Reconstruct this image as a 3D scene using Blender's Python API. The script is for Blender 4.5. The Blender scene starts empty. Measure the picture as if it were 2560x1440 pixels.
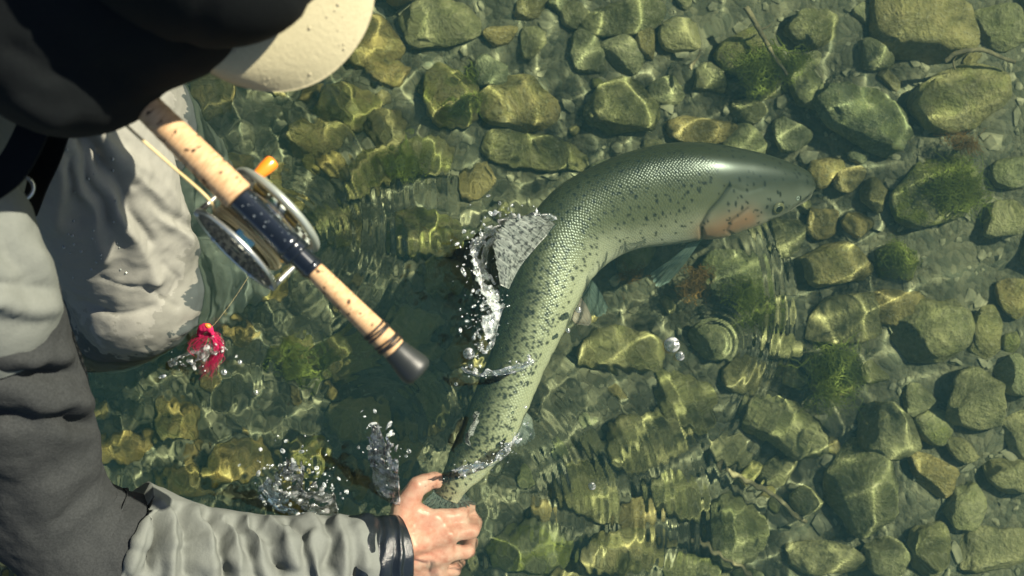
import bpy, bmesh, math, random
import numpy as np
from mathutils import Vector
R = math.radians
sc = bpy.context.scene
COL = sc.collection

# ------------------------------------------------------------------ camera, sky, sun, exposure
CAMH, LENS, SENS = 1.25, 35.0, 36.0
cam = bpy.data.cameras.new('camera')
camo = bpy.data.objects.new('camera', cam); COL.objects.link(camo); sc.camera = camo
cam.lens, cam.sensor_width, cam.clip_start, cam.clip_end = LENS, SENS, .02, 300
camo.location = (0, 0, CAMH)                      # straight above the river, looking down
cam.dof.use_dof = True; cam.dof.focus_distance = 1.14; cam.dof.aperture_fstop = 4.5

SUN_EL, SUN_AZ = 38, 29                            # azimuth counted from +x towards +y
wd = bpy.data.worlds.new('World'); sc.world = wd; wd.use_nodes = True
wn = wd.node_tree; bgn = wn.nodes['Background']
sky = wn.nodes.new('ShaderNodeTexSky'); sky.sky_type = 'NISHITA'; sky.sun_disc = False
sky.sun_elevation = R(SUN_EL); sky.sun_rotation = R(90 - SUN_AZ)
wn.links.new(sky.outputs[0], bgn.inputs[0]); bgn.inputs[1].default_value = .05
sdir = Vector((math.cos(R(SUN_EL))*math.cos(R(SUN_AZ)), math.cos(R(SUN_EL))*math.sin(R(SUN_AZ)), math.sin(R(SUN_EL))))
sun = bpy.data.lights.new('sun', 'SUN'); sun.energy = 5.0; sun.angle = R(.5); sun.color = (1, .915, .73)
suno = bpy.data.objects.new('sun', sun); COL.objects.link(suno)
suno.rotation_euler = sdir.to_track_quat('Z', 'Y').to_euler(); suno.location = sdir*6
sun.cycles.is_caustics_light = True                # real refracted sunlight under the water
vs = sc.view_settings
vs.view_transform = 'Standard'; vs.look = 'None'; vs.gamma = 1; vs.use_curve_mapping = False; vs.exposure = 1.2
sc.cycles.use_denoising = True
sc.cycles.max_bounces = 7; sc.cycles.transmission_bounces = 6; sc.cycles.transparent_max_bounces = 24
sc.cycles.sample_clamp_indirect = 6; sc.cycles.sample_clamp_direct = 0

# ------------------------------------------------------------------ helpers
rng = np.random.default_rng(11)
S = SENS/LENS/2560                                 # ray slope for one pixel of the 2560 px photograph
def P(u, v, z=0.):
    """photo pixel -> point at height z above the water (in air)"""
    k = (CAMH - z)*S
    return np.array([(u-1280)*k, (720-v)*k, z])
def Pw(u, v, z):
    """photo pixel -> point at depth z < 0, with the bend of the ray at the water"""
    if z >= 0: return P(u, v, z)
    d = np.array([(u-1280)*S, (720-v)*S]); r = np.hypot(*d) + 1e-9
    st = r/math.sqrt(1+r*r)/1.333; tw = st/math.sqrt(1-st*st)
    xy = CAMH*d + (-z)*tw*d/r
    return np.array([xy[0], xy[1], z])
def px(V):
    """points -> photo pixels, as seen in air (used to lay folds)"""
    V = np.asarray(V); k = (CAMH - V[:, 2])*S
    return np.stack([1280+V[:, 0]/k, 720-V[:, 1]/k], 1)

def h3(i, j, k, seed):
    n = (i*374761393 + j*668265263 + k*2147483647 + seed*974634777) & 0xffffffff
    n = ((n ^ (n >> 13))*1274126177) & 0xffffffff
    return ((n ^ (n >> 16)) & 0xffff)/32767.5 - 1
def noise(p, f=1., seed=0):
    p = np.asarray(p, float)*f
    i = np.floor(p).astype(np.int64); t = p-i; t = t*t*t*(t*(t*6-15)+10)
    o = 0
    for a in (0, 1):
        for b in (0, 1):
            for c in (0, 1):
                w = (t[:, 0] if a else 1-t[:, 0])*(t[:, 1] if b else 1-t[:, 1])*(t[:, 2] if c else 1-t[:, 2])
                o = o + w*h3(i[:, 0]+a, i[:, 1]+b, i[:, 2]+c, seed)
    return o
def fbm(p, f, oct=4, seed=0):
    o = 0; a = 1
    for q in range(oct):
        o = o + a*noise(p, f*2**q, seed+q*7); a *= .5
    return o

def mk(name, V, faces, mat=None, smooth=True, uv=None, cols=None):
    """mesh from arrays; faces = list of (M,3)/(M,4) index arrays"""
    me = bpy.data.meshes.new(name)
    V = np.asarray(V, np.float32)
    if not isinstance(faces, list): faces = [faces]
    faces = [np.asarray(f, np.int32) for f in faces if len(f)]
    idx = np.concatenate([f.ravel() for f in faces])
    cnt = np.concatenate([np.full(len(f), f.shape[1]) for f in faces])
    st = np.concatenate([[0], np.cumsum(cnt)[:-1]])
    me.vertices.add(len(V)); me.vertices.foreach_set('co', V.ravel())
    me.loops.add(len(idx)); me.loops.foreach_set('vertex_index', idx)
    me.polygons.add(len(cnt)); me.polygons.foreach_set('loop_start', st.astype(np.int32))
    me.polygons.foreach_set('use_smooth', np.full(len(cnt), smooth))
    if uv is not None:
        l = me.uv_layers.new(name='UVMap'); l.data.foreach_set('uv', np.asarray(uv, np.float32)[idx].ravel())
    if cols is not None:
        c = me.color_attributes.new('Col', 'FLOAT_COLOR', 'POINT')
        c.data.foreach_set('color', np.concatenate([cols, np.ones((len(V), 1))], 1).astype(np.float32).ravel())
    me.update(); me.validate()
    if mat: me.materials.append(mat)
    return me
def obj(name, me, parent=None, label=None, cat=None, group=None, kind=None, wet=False):
    o = bpy.data.objects.new(name, me); COL.objects.link(o)
    if parent: o.parent = parent
    if label: o['label'] = label
    if cat: o['category'] = cat
    if group: o['group'] = group
    if kind: o['kind'] = kind
    if wet: o.cycles.is_caustics_receiver = True   # lit by the sunlight bent at the water surface
    return o
def empty(name, loc, label, cat, group=None):
    o = obj(name, None, None, label, cat, group); o.location = loc; o.empty_display_size = .05
    return o
def at(root, V):
    return np.asarray(V, float) - np.array(root.location)

def spline(pts, n, closed=False):
    pts = np.asarray(pts, float); m = len(pts)
    ext = np.vstack([2*pts[0]-pts[1], pts, 2*pts[-1]-pts[-2]])
    t = np.linspace(0, m-1-1e-9, n); i = t.astype(int); f = (t-i)[:, None]
    a, b, c, d = ext[i], ext[i+1], ext[i+2], ext[i+3]
    return .5*((2*b)+(c-a)*f+(2*a-5*b+4*c-d)*f*f+(3*b-a-3*c+d)*f**3)
def norm(a): return a/(np.linalg.norm(a, axis=-1, keepdims=True)+1e-12)
def frames(C, up=(0, 0, 1)):
    T = norm(np.gradient(C, axis=0)); U = np.zeros_like(T); u = np.asarray(up, float)
    for i in range(len(C)):
        u = u - T[i]*np.dot(u, T[i]); u = u/np.linalg.norm(u); U[i] = u
    return T, U, np.cross(T, U)
def gridfaces(n, m, wrap=True):
    i = np.arange(n-1)[:, None]; j = np.arange(m if wrap else m-1)[None, :]; j2 = (j+1) % m
    return np.stack([i*m+j, i*m+j2, (i+1)*m+j2, (i+1)*m+j], -1).reshape(-1, 4)
def tube(pts, rad, n=40, m=16, up=(0, 0, 1), flat=1., caps=True, straight=False):
    """swept round tube; returns V, faces, (s, theta)"""
    pts = np.asarray(pts, float)
    if straight:
        C = np.repeat(pts, 1, 0); r = np.asarray(rad, float); n = len(C)
    else:
        C = spline(pts, n); r = spline(np.asarray(rad, float).reshape(-1, 1)*np.ones((len(pts), 1)), n)[:, 0]
    T, U, W = frames(C, up)
    th = np.linspace(0, 2*np.pi, m, endpoint=False)
    V = C[:, None]+r[:, None, None]*(np.cos(th)[None, :, None]*W[:, None]+flat*np.sin(th)[None, :, None]*U[:, None])
    V = V.reshape(-1, 3); F = [gridfaces(n, m)]
    if caps:
        a = len(V); V = np.vstack([V, C[0], C[-1]]); j = np.arange(m)
        F += [np.stack([np.full(m, a), (j+1) % m, j], 1), np.stack([np.full(m, a+1), (n-1)*m+j, (n-1)*m+(j+1) % m], 1)]
    return V, F
def merge(parts):
    """several (V, F) into one"""
    Vs, Fs, o = [], [], 0
    for V, F in parts:
        Vs.append(V)
        for f in (F if isinstance(F, list) else [F]): Fs.append(np.asarray(f)+o)
        o += len(V)
    return np.vstack(Vs), Fs
def ico(sub):
    bm = bmesh.new(); bmesh.ops.create_icosphere(bm, subdivisions=sub, radius=1)
    V = np.array([v.co[:] for v in bm.verts]); F = np.array([[v.index for v in f.verts] for f in bm.faces]); bm.free()
    return V, F
ICO = {s: ico(s) for s in (1, 2, 3, 4, 5)}
def lathe(axis0, d, prof, m=28, side=None):
    """prof = list of (t along d, radius); closed shape of revolution"""
    d = norm(np.asarray(d, float)); a = np.cross(d, (0, 0, 1)) if abs(d[2]) < .9 else np.cross(d, (1, 0, 0)); a = norm(a); b = np.cross(d, a)
    th = np.linspace(0, 2*np.pi, m, endpoint=False); c = np.cos(th)[:, None]*a+np.sin(th)[:, None]*b
    V = np.concatenate([np.asarray(axis0)+t*d+r*c for t, r in prof]); n = len(prof)
    F = [gridfaces(n, m)]
    k = len(V); V = np.vstack([V, np.asarray(axis0)+prof[0][0]*d, np.asarray(axis0)+prof[-1][0]*d]); j = np.arange(m)
    F += [np.stack([np.full(m, k), (j+1) % m, j], 1), np.stack([np.full(m, k+1), (n-1)*m+j, (n-1)*m+(j+1) % m], 1)]
    return V, F
def torus(c, axis, R_, r, m=36, k=10):
    axis = norm(np.asarray(axis, float)); a = norm(np.cross(axis, (0.31, .2, 1.))); b = np.cross(axis, a)
    th = np.linspace(0, 2*np.pi, m, endpoint=False); ph = np.linspace(0, 2*np.pi, k, endpoint=False)
    rad = np.cos(th)[:, None]*a+np.sin(th)[:, None]*b
    V = np.asarray(c)+(R_+r*np.cos(ph))[None, :, None]*rad[:, None]+(r*np.sin(ph))[None, :, None]*axis
    V = V.reshape(-1, 3); i = np.arange(m)[:, None]; j = np.arange(k)[None, :]
    F = np.stack([i*k+j, i*k+(j+1) % k, ((i+1) % m)*k+(j+1) % k, ((i+1) % m)*k+j], -1).reshape(-1, 4)
    return V, [F]
def vnormals(V, F):
    N = np.zeros_like(V)
    for f in F:
        f = np.asarray(f); n = np.cross(V[f[:, 1]]-V[f[:, 0]], V[f[:, 2]]-V[f[:, 0]])
        for q in range(f.shape[1]): np.add.at(N, f[:, q], n)
    return norm(N)
def polydist(p, line):
    line = np.asarray(line, float); d = np.full(len(p), 1e9)
    for a, b in zip(line[:-1], line[1:]):
        ab = b-a; t = np.clip(((p-a)@ab)/(ab@ab), 0, 1)
        d = np.minimum(d, np.hypot(*(p-a-t[:, None]*ab).T))
    return d

# ------------------------------------------------------------------ material helpers
class M:
    def __init__(s, name):
        s.m = bpy.data.materials.new(name); s.m.use_nodes = True; s.t = s.m.node_tree
        s.b = s.t.nodes['Principled BSDF']; s.out = s.t.nodes['Material Output']
    def n(s, kind, **kw):
        x = s.t.nodes.new('ShaderNode'+kind)
        for k, v in kw.items():
            if k.startswith('i_'):
                k = k[2:]; k = int(k) if k.isdigit() else k.replace('_', ' ')
                s.set(x.inputs[k], v)
            else: setattr(x, k, v)
        return x
    def set(s, inp, v):
        if hasattr(v, 'is_output'): s.t.links.new(v, inp)
        elif isinstance(v, tuple) and len(v) == 3 and inp.type == 'RGBA': inp.default_value = (*v, 1)
        else: inp.default_value = v
    def p(s, **kw):
        for k, v in kw.items(): s.set(s.b.inputs[k.replace('_', ' ')], v)
        return s
    def coord(s, w='Object'): return s.n('TexCoord').outputs[w]
    def noise(s, scale, detail=4, rough=.55, vec=None, dist=0.):
        x = s.n('TexNoise', i_Scale=scale, i_Detail=detail, i_Roughness=rough, i_Distortion=dist)
        if vec is not None: s.set(x.inputs['Vector'], vec)
        return x.outputs['Fac']
    def ramp(s, fac, stops):
        x = s.n('ValToRGB', i_Fac=fac); e = x.color_ramp.elements
        while len(e) < len(stops): e.new(.5)
        for q, (pos, c) in zip(e, stops): q.position = pos; q.color = (*c, 1) if isinstance(c, tuple) else (c, c, c, 1)
        return x.outputs['Color']
    def mix(s, f, a, b, blend='MIX'):
        x = s.n('Mix', data_type='RGBA', blend_type=blend)
        s.set(x.inputs[0], f); s.set(x.inputs[6], a); s.set(x.inputs[7], b); return x.outputs[2]
    def math(s, op, a, b=0., c=0.):
        x = s.n('Math', operation=op); s.set(x.inputs[0], a); s.set(x.inputs[1], b); s.set(x.inputs[2], c); return x.outputs[0]
    def bump(s, h, strength=.5, dist=.002, nrm=None):
        x = s.n('Bump', i_Strength=strength, i_Distance=dist, i_Height=h)
        if nrm is not None: s.set(x.inputs['Normal'], nrm)
        s.set(s.b.inputs['Normal'], x.outputs[0]); return x.outputs[0]
    def attr(s, name, typ='GEOMETRY'): return s.n('Attribute', attribute_name=name, attribute_type=typ)

def plain(name, c, rough=.5, metal=0., coat=0., bump=None, spec=.5):
    m = M(name); m.p(Base_Color=c, Roughness=rough, Metallic=metal, Coat_Weight=coat, Specular_IOR_Level=spec)
    if bump: m.bump(m.noise(bump[0], 3), bump[1], bump[2])
    return m.m

# stone: silt-dusted olive rock, each with its own tint, algae where the stone carries it
m = M('river_stone'); co = m.n('NewGeometry').outputs['Position']; rnd = m.n('ObjectInfo').outputs['Random']
off = m.n('VectorMath', operation='ADD', i_0=co); m.set(off.inputs[1], m.n('CombineXYZ', i_0=m.math('MULTIPLY', rnd, 37.), i_1=m.math('MULTIPLY', rnd, 11.), i_2=rnd).outputs[0]); off = off.outputs[0]
n1 = m.noise(26, 6, .66, off); n2 = m.noise(150, 5, .68, off); n3 = m.noise(34, 4, .6, off, .8)
base = m.ramp(n1, [(.28, (.12, .115, .062)), (.5, (.27, .245, .132)), (.72, (.46, .40, .22))])
tint = m.ramp(rnd, [(0, (.60, .70, .70)), (.2, (1.05, 1.02, .92)), (.4, (.66, .70, .60)), (.6, (1.28, 1.06, .74)), (.8, (.85, .95, .95)), (1, (1.3, 1.24, 1.08))])
base = m.mix(1., base, tint, 'MULTIPLY')
base = m.mix(m.ramp(n2, [(.52, 0.), (.68, .55)]), base, (.50, .43, .27))
base = m.mix(m.ramp(n2, [(.30, .6), (.42, 0.)]), base, (.085, .09, .06))
geo = m.n('NewGeometry'); upz = m.n('SeparateXYZ', i_0=geo.outputs['Normal']).outputs[2]
moss = m.attr('moss', 'OBJECT').outputs['Fac']
mm = m.math('MULTIPLY', m.ramp(m.math('ADD', m.math('MULTIPLY', n3, .75), m.math('MULTIPLY', n2, .25)), [(.42, 0.), (.60, 1.)]), moss)
mossc = m.mix(n2, (.06, .08, .015), (.34, .33, .07))
base = m.mix(m.math('MULTIPLY', m.attr('warm', 'OBJECT').outputs['Fac'], m.ramp(n1, [(.35, .25), (.6, .85)])), base, m.mix(n2, (.10, .062, .016), (.46, .30, .085)))
base = m.mix(mm, base, mossc)
m.p(Base_Color=base, Roughness=.85, Specular_IOR_Level=.2)
m.bump(m.math('ADD', m.math('MULTIPLY', n1, 1.), m.math('MULTIPLY', n2, .4)), 1., .02)
STONE = m.m

m = M('river_bed'); co = m.coord()
n1 = m.noise(14, 6, .6, co); n2 = m.noise(160, 4, .6, co)
vo = m.n('TexVoronoi', i_Scale=90., i_Vector=co)
base = m.ramp(n1, [(.3, (.06, .064, .042)), (.55, (.125, .118, .07)), (.75, (.22, .195, .115))])
base = m.mix(.45, base, m.ramp(m.n('SeparateColor', i_0=vo.outputs['Color']).outputs[0], [(0, (.05, .055, .04)), (1, (.24, .21, .13))]))
m.p(Base_Color=base, Roughness=.9, Specular_IOR_Level=.15)
m.bump(m.math('ADD', m.math('MULTIPLY', vo.outputs['Distance'], -1.), m.math('ADD', n1, n2)), .8, .006)
BED = m.m

m = M('gravel'); co = m.coord(); n2 = m.noise(60, 4, .6, co)
base = m.ramp(n2, [(.3, (.11, .11, .07)), (.55, (.26, .235, .145)), (.72, (.44, .385, .24))])
m.p(Base_Color=base, Roughness=.88, Specular_IOR_Level=.15); GRAVEL = m.m

def algae_mat(name, a, b):
    m = M(name); c = m.mix(m.noise(60, 2, .5, m.coord()), a, b)
    m.p(Base_Color=c, Roughness=.7, Specular_IOR_Level=.2)
    tr = m.n('BsdfTranslucent', i_Color=c); mx = m.n('MixShader', i_0=.35)
    m.t.links.new(m.b.outputs[0], mx.inputs[1]); m.t.links.new(tr.outputs[0], mx.inputs[2]); m.t.links.new(mx.outputs[0], m.out.inputs[0]); return m.m
ALGAE = algae_mat('green_algae', (.09, .12, .025), (.30, .31, .06))
ALGAEB = algae_mat('brown_algae', (.14, .075, .02), (.36, .20, .06))
m = M('wet_bark'); n1 = m.noise(50, 5, .6, m.coord())
m.p(Base_Color=m.ramp(n1, [(.3, (.05, .04, .022)), (.7, (.27, .21, .11))]), Roughness=.85); m.bump(n1, .7, .004); BARK = m.m

# ------------------------------------------------------------------ river bed
def axis(lo, hi, step, far):
    a = np.arange(lo, hi, step); g = step*1.35**np.arange(1, 40); e = hi+np.cumsum(g); e = e[e < far]; e = np.append(e, far)
    b = lo-np.cumsum(g); b = b[b > -far]; b = np.append(b, -far)
    return np.concatenate([b[::-1], a, e])
BEDZ = -.285
def bedh(X, Y):
    p = np.stack([X.ravel(), Y.ravel(), 0*X.ravel()], 1)
    w = np.clip(1.6-np.hypot(X.ravel(), Y.ravel())*.2, 0, 1)
    return BEDZ + (.020*fbm(p, 5., 4, 3)*w).reshape(X.shape)
xa, ya = axis(-.9, .9, .008, 40), axis(-.6, .6, .008, 40)
X, Y = np.meshgrid(xa, ya); Z = bedh(X, Y)
obj('river_bed', mk('river_bed', np.stack([X, Y, Z], -1).reshape(-1, 3), gridfaces(len(ya), len(xa), False), BED), kind='structure', wet=True)

# gravel between the stones: far too many to count
parts = []
bv, bf = ICO[1]
for i in range(3000):
    x, y = rng.uniform(-.95, .95), rng.uniform(-.62, .62); s = .003+.0075*rng.random()**2.6
    v = bv*(1+.28*rng.standard_normal((len(bv), 1)))*np.array([1.35, 1, .55])*s
    a = rng.uniform(0, 6.3); c, sn = math.cos(a), math.sin(a); v = v@np.array([[c, sn, 0], [-sn, c, 0], [0, 0, 1]])
    parts.append((v+np.array([x, y, 0]), bf))
    parts[-1][0][:, 2] += bedh(np.array([[x]]), np.array([[y]]))[0, 0]+.2*s
V, F = merge(parts)
obj('gravel', mk('gravel', V, F, GRAVEL, smooth=False), label='olive gravel lying between the stones of the river bed', cat='gravel', kind='stuff', wet=True)

# ------------------------------------------------------------------ stones, each its own thing
def rock_mesh(seed, sub, angular=.5):
    r = np.random.default_rng(seed); V, F = ICO[sub]; V = V.copy()
    e = r.uniform(.62, .95); V = np.sign(V)*np.abs(V)**e; V = V/np.max(np.abs(V))
    V = V*(1+.20*noise(V, .9, seed)[:, None]+.11*noise(V, 2.0, seed+1)[:, None])
    for q in range(r.integers(4, 9)):                     # worn flat faces
        d = norm(r.standard_normal(3)*np.array([1, 1, .7])); lim = r.uniform(.62, .88)
        t = V@d; ex = np.maximum(t-lim, 0); V = V-(ex*angular*r.uniform(.8, 1.25))[:, None]*d
    V = V*(1+.045*fbm(V, 3.2, 3, seed+2)[:, None])
    V = V/np.array([np.abs(V[:, 0]).max(), np.abs(V[:, 1]).max(), np.abs(V[:, 2]).max()])
    return V, F
# (u, v, ru, rv, turn in degrees, moss, height factor, label)
BIG = [
 (1092,58,112,68,0,.25,.55,'broad flat olive stone whose lower rim touches two small tan pebbles'),
 (1250,85,46,32,-20,.1,.7,'small pale tan pebble beside the broad flat stone'),
 (1330,106,36,38,0,.1,.7,'rounded tan pebble next to a pale tan pebble'),
 (1322,18,46,38,0,0,.7,None), (1120,240,82,82,0,.75,.75,'round mossy stone with a bright caustic net on a green patch'),
 (1228,180,46,44,0,.1,.7,None), (1470,128,48,66,-10,.1,.7,'upright oval stone above the blocky olive stone'),
 (1565,42,108,54,0,.15,.6,None), (1622,102,36,46,0,.1,.7,None), (1702,88,52,42,0,.2,.7,None),
 (1300,258,108,78,12,.3,.5,'flat angular olive slab right of the round mossy stone'),
 (1562,272,98,84,15,.2,.65,'large blocky olive stone just behind the back of the trout'),
 (1340,382,148,50,12,.3,.5,'long low slab lying along the back of the trout'),
 (1672,228,52,40,0,.1,.7,None), (1752,318,100,46,6,.05,.65,'pale rounded stone touching the top of the fish back'),
 (1858,128,88,66,18,.7,.7,'stone draped with dark green algae under a slanting twig'),
 (1982,336,56,44,20,.05,.8,'rounded olive cobble above the head of the trout'),
 (2150,292,132,86,32,.35,.7,'large egg shaped stone with a pale worn spot and mossy end'),
 (2332,62,150,92,4,.2,.75,'very large dark olive boulder with a flat sunlit top'),
 (2192,136,58,42,20,.1,.8,None), (2428,252,158,92,-8,.45,.7,'large long boulder with green algae patches and a sunlit crest'),
 (2516,60,80,64,0,.3,.6,None), (1892,205,64,44,10,.15,.6,None), (1878,272,50,36,0,.1,.6,None),
 (2184,484,42,46,0,.05,.8,'small cobble crossed by a branching light line'),
 (2056,554,48,44,0,.05,.8,'square rounded cobble below the snout of the trout'),
 (2140,556,42,36,20,.1,.8,None), (2088,652,94,62,-10,.3,.75,'oval stone with a net of sunlight below the square cobble'),
 (2348,480,128,86,-30,.95,.55,'wide stone covered with bright yellow green algae'),
 (2238,662,62,52,0,.95,.7,'yellow green mossy cobble beside an oval netted stone'),
 (2522,560,62,54,0,.3,.7,None), (2112,792,118,68,-15,.15,.55,None),
 (2338,838,104,88,-20,.3,.7,'large rounded olive stone leaning on a flat slab'),
 (2240,770,86,52,-10,.1,.55,None), (2462,832,42,76,6,.2,.7,'narrow upright cobble wedged beside a large rounded stone'),
 (2432,1006,88,88,0,.1,.75,'big round stone with a star of sunlight on its top'),
 (2222,1068,78,84,0,.15,.75,'stone with a small pebble shaped bump and sunlit rim'),
 (1955,1066,130,72,30,.35,.7,'long tilted block stone crossed by ripple stripes'),
 (2152,1226,92,122,-20,.15,.75,'tall large stone with crossing light lines like a branch'),
 (2330,1180,74,48,25,.1,.6,None), (2412,1126,54,36,30,.1,.7,None),
 (2404,1272,58,66,0,.3,.8,'knobbly dark cobble standing apart in deep shade'),
 (2480,1372,100,64,5,.1,.65,'flat pale stone with forked light lines'),
 (1852,1318,92,96,-15,.2,.65,'squarish stone with a pale ledge across it beside a twig'),
 (2222,1392,66,58,0,.1,.8,None), (2060,1404,118,54,0,.1,.6,None), (2312,1372,60,64,0,.15,.7,None),
 (2016,1252,52,40,0,.2,.6,None), (1730,1424,84,36,0,.6,.6,None),
 (1316,1380,128,78,8,1.,.7,'big yellow green mossy stone beside the submerged hand'),
 (1058,580,104,74,0,.8,.6,'broad green mossy stone left of the fin splash'), (1060,392,76,54,10,.6,.6,None),
 (858,262,92,62,10,.55,.6,None), (968,182,60,46,0,.4,.6,None), (1548,880,112,66,10,.35,.7,'dark stone lying in the shade under the fish tail bend'),
 (1705,1000,98,70,30,.3,.6,None), (1838,690,96,74,-10,.35,.6,'pale tan stone under the gill side of the trout'),
 (1795,850,66,54,0,.2,.7,None), (1620,1110,118,84,-20,.25,.55,None),
 (742,900,74,62,15,1.,.6,'bright moss green stone below the rod grip'), (870,890,84,58,-20,.5,.6,None),
 (600,1160,112,64,-15,.35,.6,'tan stone between the wet sleeve and the knee'), (905,1052,96,62,10,.3,.6,None),
 (470,1205,80,50,0,.3,.6,None), (762,1128,60,46,0,.8,.6,None), (1108,700,66,56,0,.4,.6,None),
 (1030,812,64,52,20,.3,.6,None), (936,432,86,62,-15,.6,.6,None), (796,352,84,54,0,.3,.6,None), (700,500,70,60,0,.4,.6,None),
 (842,566,76,64,0,.4,.6,None), (1160,880,66,56,0,.2,.6,None), (1480,1230,92,66,20,.3,.6,None), (1540,1370,110,60,-10,.4,.6,None),
 (1690,1236,86,58,25,.3,.6,None), (2534,430,60,44,0,.3,.6,None), (2540,744,46,60,0,.4,.7,None), (2538,930,50,56,0,.2,.7,None),
 (2530,1190,64,50,20,.15,.7,None), (1440,40,46,40,0,.1,.7,None), (2050,60,70,56,10,.2,.6,None), (2030,150,44,34,0,.2,.6,None),
 (1780,200,50,38,0,.1,.6,None), (2080,960,60,50,10,.6,.6,None), (2300,1010,40,50,0,.1,.6,None), (1950,1180,52,40,0,.2,.6,None),
 (640,700,90,70,0,.3,.5,None), (560,420,80,60,0,.3,.5,None), (440,1050,70,56,0,.3,.6,None), (300,1120,80,60,0,.2,.6,None),
 (1000,1130,70,50,0,.5,.6,None), (1240,1000,70,54,0,.3,.6,None), (1400,700,80,60,0,.2,.5,None), (1960,870,60,46,0,.4,.5,None)]
REFS = [(1092,58,'the broad flat olive stone'),(1120,240,'the round mossy stone'),(1470,128,'the upright oval stone'),(1300,258,'the flat angular slab'),(1562,272,'the blocky stone behind the trout'),(1340,382,'the long low slab'),
 (1752,318,'the pale stone above the fish back'),(1858,128,'the algae draped stone'),(1982,336,'the cobble above the trout head'),(2150,292,'the egg shaped stone'),(2332,62,'the largest flat topped boulder'),(2428,252,'the long algae patched boulder'),
 (2100,540,'the square cobble below the snout'),(2088,652,'the oval netted stone'),(2348,480,'the wide yellow green stone'),(2338,838,'the large rounded leaning stone'),(2462,832,'the narrow upright cobble'),(2432,1006,'the round stone with the light star'),
 (2222,1068,'the stone with the small bump'),(1955,1066,'the long tilted block'),(2152,1226,'the tall stone with branching light'),(2404,1272,'the knobbly dark cobble'),(2480,1372,'the flat stone with forked light'),(1852,1318,'the squarish ledged stone'),
 (1316,1380,'the big mossy stone by the hand'),(1058,580,'the broad green stone by the splash'),(1548,880,'the dark stone under the tail bend'),(1838,690,'the pale stone under the gill'),(742,900,'the bright moss green stone'),(600,1160,'the tan stone by the sleeve'),
 (640,560,'the hanging fly reel'),(1000,900,'the rod butt knob'),(520,850,'the pink fly'),(860,300,'the cap brim and rod grip'),(1940,800,'the ripple train'),(1230,820,'the tail of the trout'),(1620,1100,'the ripples right of the tail'),(1500,1300,'the submerged fingers')]
def near(u, v): return min(REFS, key=lambda r: (r[0]-u)**2+(r[1]-v)**2)[2]
def upx(x, y):
    k = (CAMH+.26/1.333)*S; return 1280+x/k, 720-y/k
def stone_label(u, v, size, mo):
    if not (-40 < u < 2600 and -40 < v < 1480): return 'plain olive cobble at the margin of the river bed', 'cobbles at the margin'
    t = '%s %s beside %s' % (size, 'mossy stone' if mo >= .45 else 'olive pebble' if size == 'small' else 'plain cobble', near(u, v)); return t, t
placed = []
for i, (u, v, ru, rv, ang, mo, hf, lab) in enumerate(BIG):
    zc = BEDZ+.02; c = Pw(u, v, zc); k = (CAMH-zc/1.333)*S
    a, b = ru*k, rv*k; hz = hf*min(a, b)
    Vr, Fr = rock_mesh(100+i, 4 if max(ru, rv) > 55 else 3, .9)
    me = mk('stone', Vr*np.array([a, b, hz]), Fr, STONE)
    grp = None
    if not lab: lab, grp = stone_label(u, v, 'medium', mo)
    o = obj('stone', me, None, lab, 'stone', grp, wet=True)
    o.location = (c[0], c[1], bedh(np.array([[c[0]]]), np.array([[c[1]]]))[0, 0]+hz*.45)
    o.rotation_euler = (rng.uniform(-.12, .12), rng.uniform(-.12, .12), -R(ang)); o['moss'] = float(mo); o['warm'] = float(np.clip((1150-u)/450, 0, 1))
    placed.append((c[0], c[1], a, b))
variants = [mk('stone', *rock_mesh(400+q, 3, .9), STONE) for q in range(14)]
tries = 0; small = 0
while small < 205 and tries < 20000:
    tries += 1
    inside = small < 165
    x, y = (rng.uniform(-.74, .74), rng.uniform(-.43, .43)) if inside else (rng.uniform(-1., 1.), rng.uniform(-.66, .66))
    if not inside and abs(x) < .76 and abs(y) < .45: continue
    s = max(.012, .040*(1-small/150))*rng.uniform(.8, 1.15) if inside else rng.uniform(.04, .075)
    if any(((x-q[0])/(q[2]*.92+s*.5))**2+((y-q[1])/(q[3]*.92+s*.5))**2 < 1 for q in placed): continue
    placed.append((x, y, s, s)); small += 1
    mo = float(max(0, rng.normal(.15, .3))); lab, grp = stone_label(*upx(x, y), 'small' if s < .0305 else 'medium', mo)
    o = obj('stone', variants[small % 14], None, lab, 'stone', grp, wet=True)
    hz = s*rng.uniform(.5, .8); o.scale = (s*rng.uniform(.9, 1.35), s*rng.uniform(.75, 1.), hz)
    o.rotation_euler = (rng.uniform(-.3, .3), rng.uniform(-.3, .3), rng.uniform(0, 6.28)); o['moss'] = mo; o['warm'] = float(np.clip((-.06-x)/.22, 0, 1))
    o.location = (x, y, bedh(np.array([[x]]), np.array([[y]]))[0, 0]+hz*.3)

parts = []; bv, bf = ICO[2]
while len(parts) < 420:
    r_, a_ = 1.0+2.8*rng.random()**1.5, rng.uniform(0, 6.28); x, y = r_*math.cos(a_), .8*r_*math.sin(a_)
    if abs(x) < 1. and abs(y) < .66: continue
    s = rng.uniform(.03, .09); v = bv*(1+.16*noise(bv, 1.3, len(parts))[:, None])*np.array([s*rng.uniform(1, 1.4), s, s*.6]); t = rng.uniform(0, 6.28); c, sn = math.cos(t), math.sin(t)
    parts.append((v@np.array([[c, sn, 0], [-sn, c, 0], [0, 0, 1]])+np.array([x, y, BEDZ+.01]), bf))
V, F = merge(parts); o = obj('distant_cobbles', mk('distant_cobbles', V, F, STONE), label='olive cobbles covering the river bed farther out', cat='cobbles', kind='stuff', wet=True); o['moss'] = .25; o['warm'] = 0.

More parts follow.
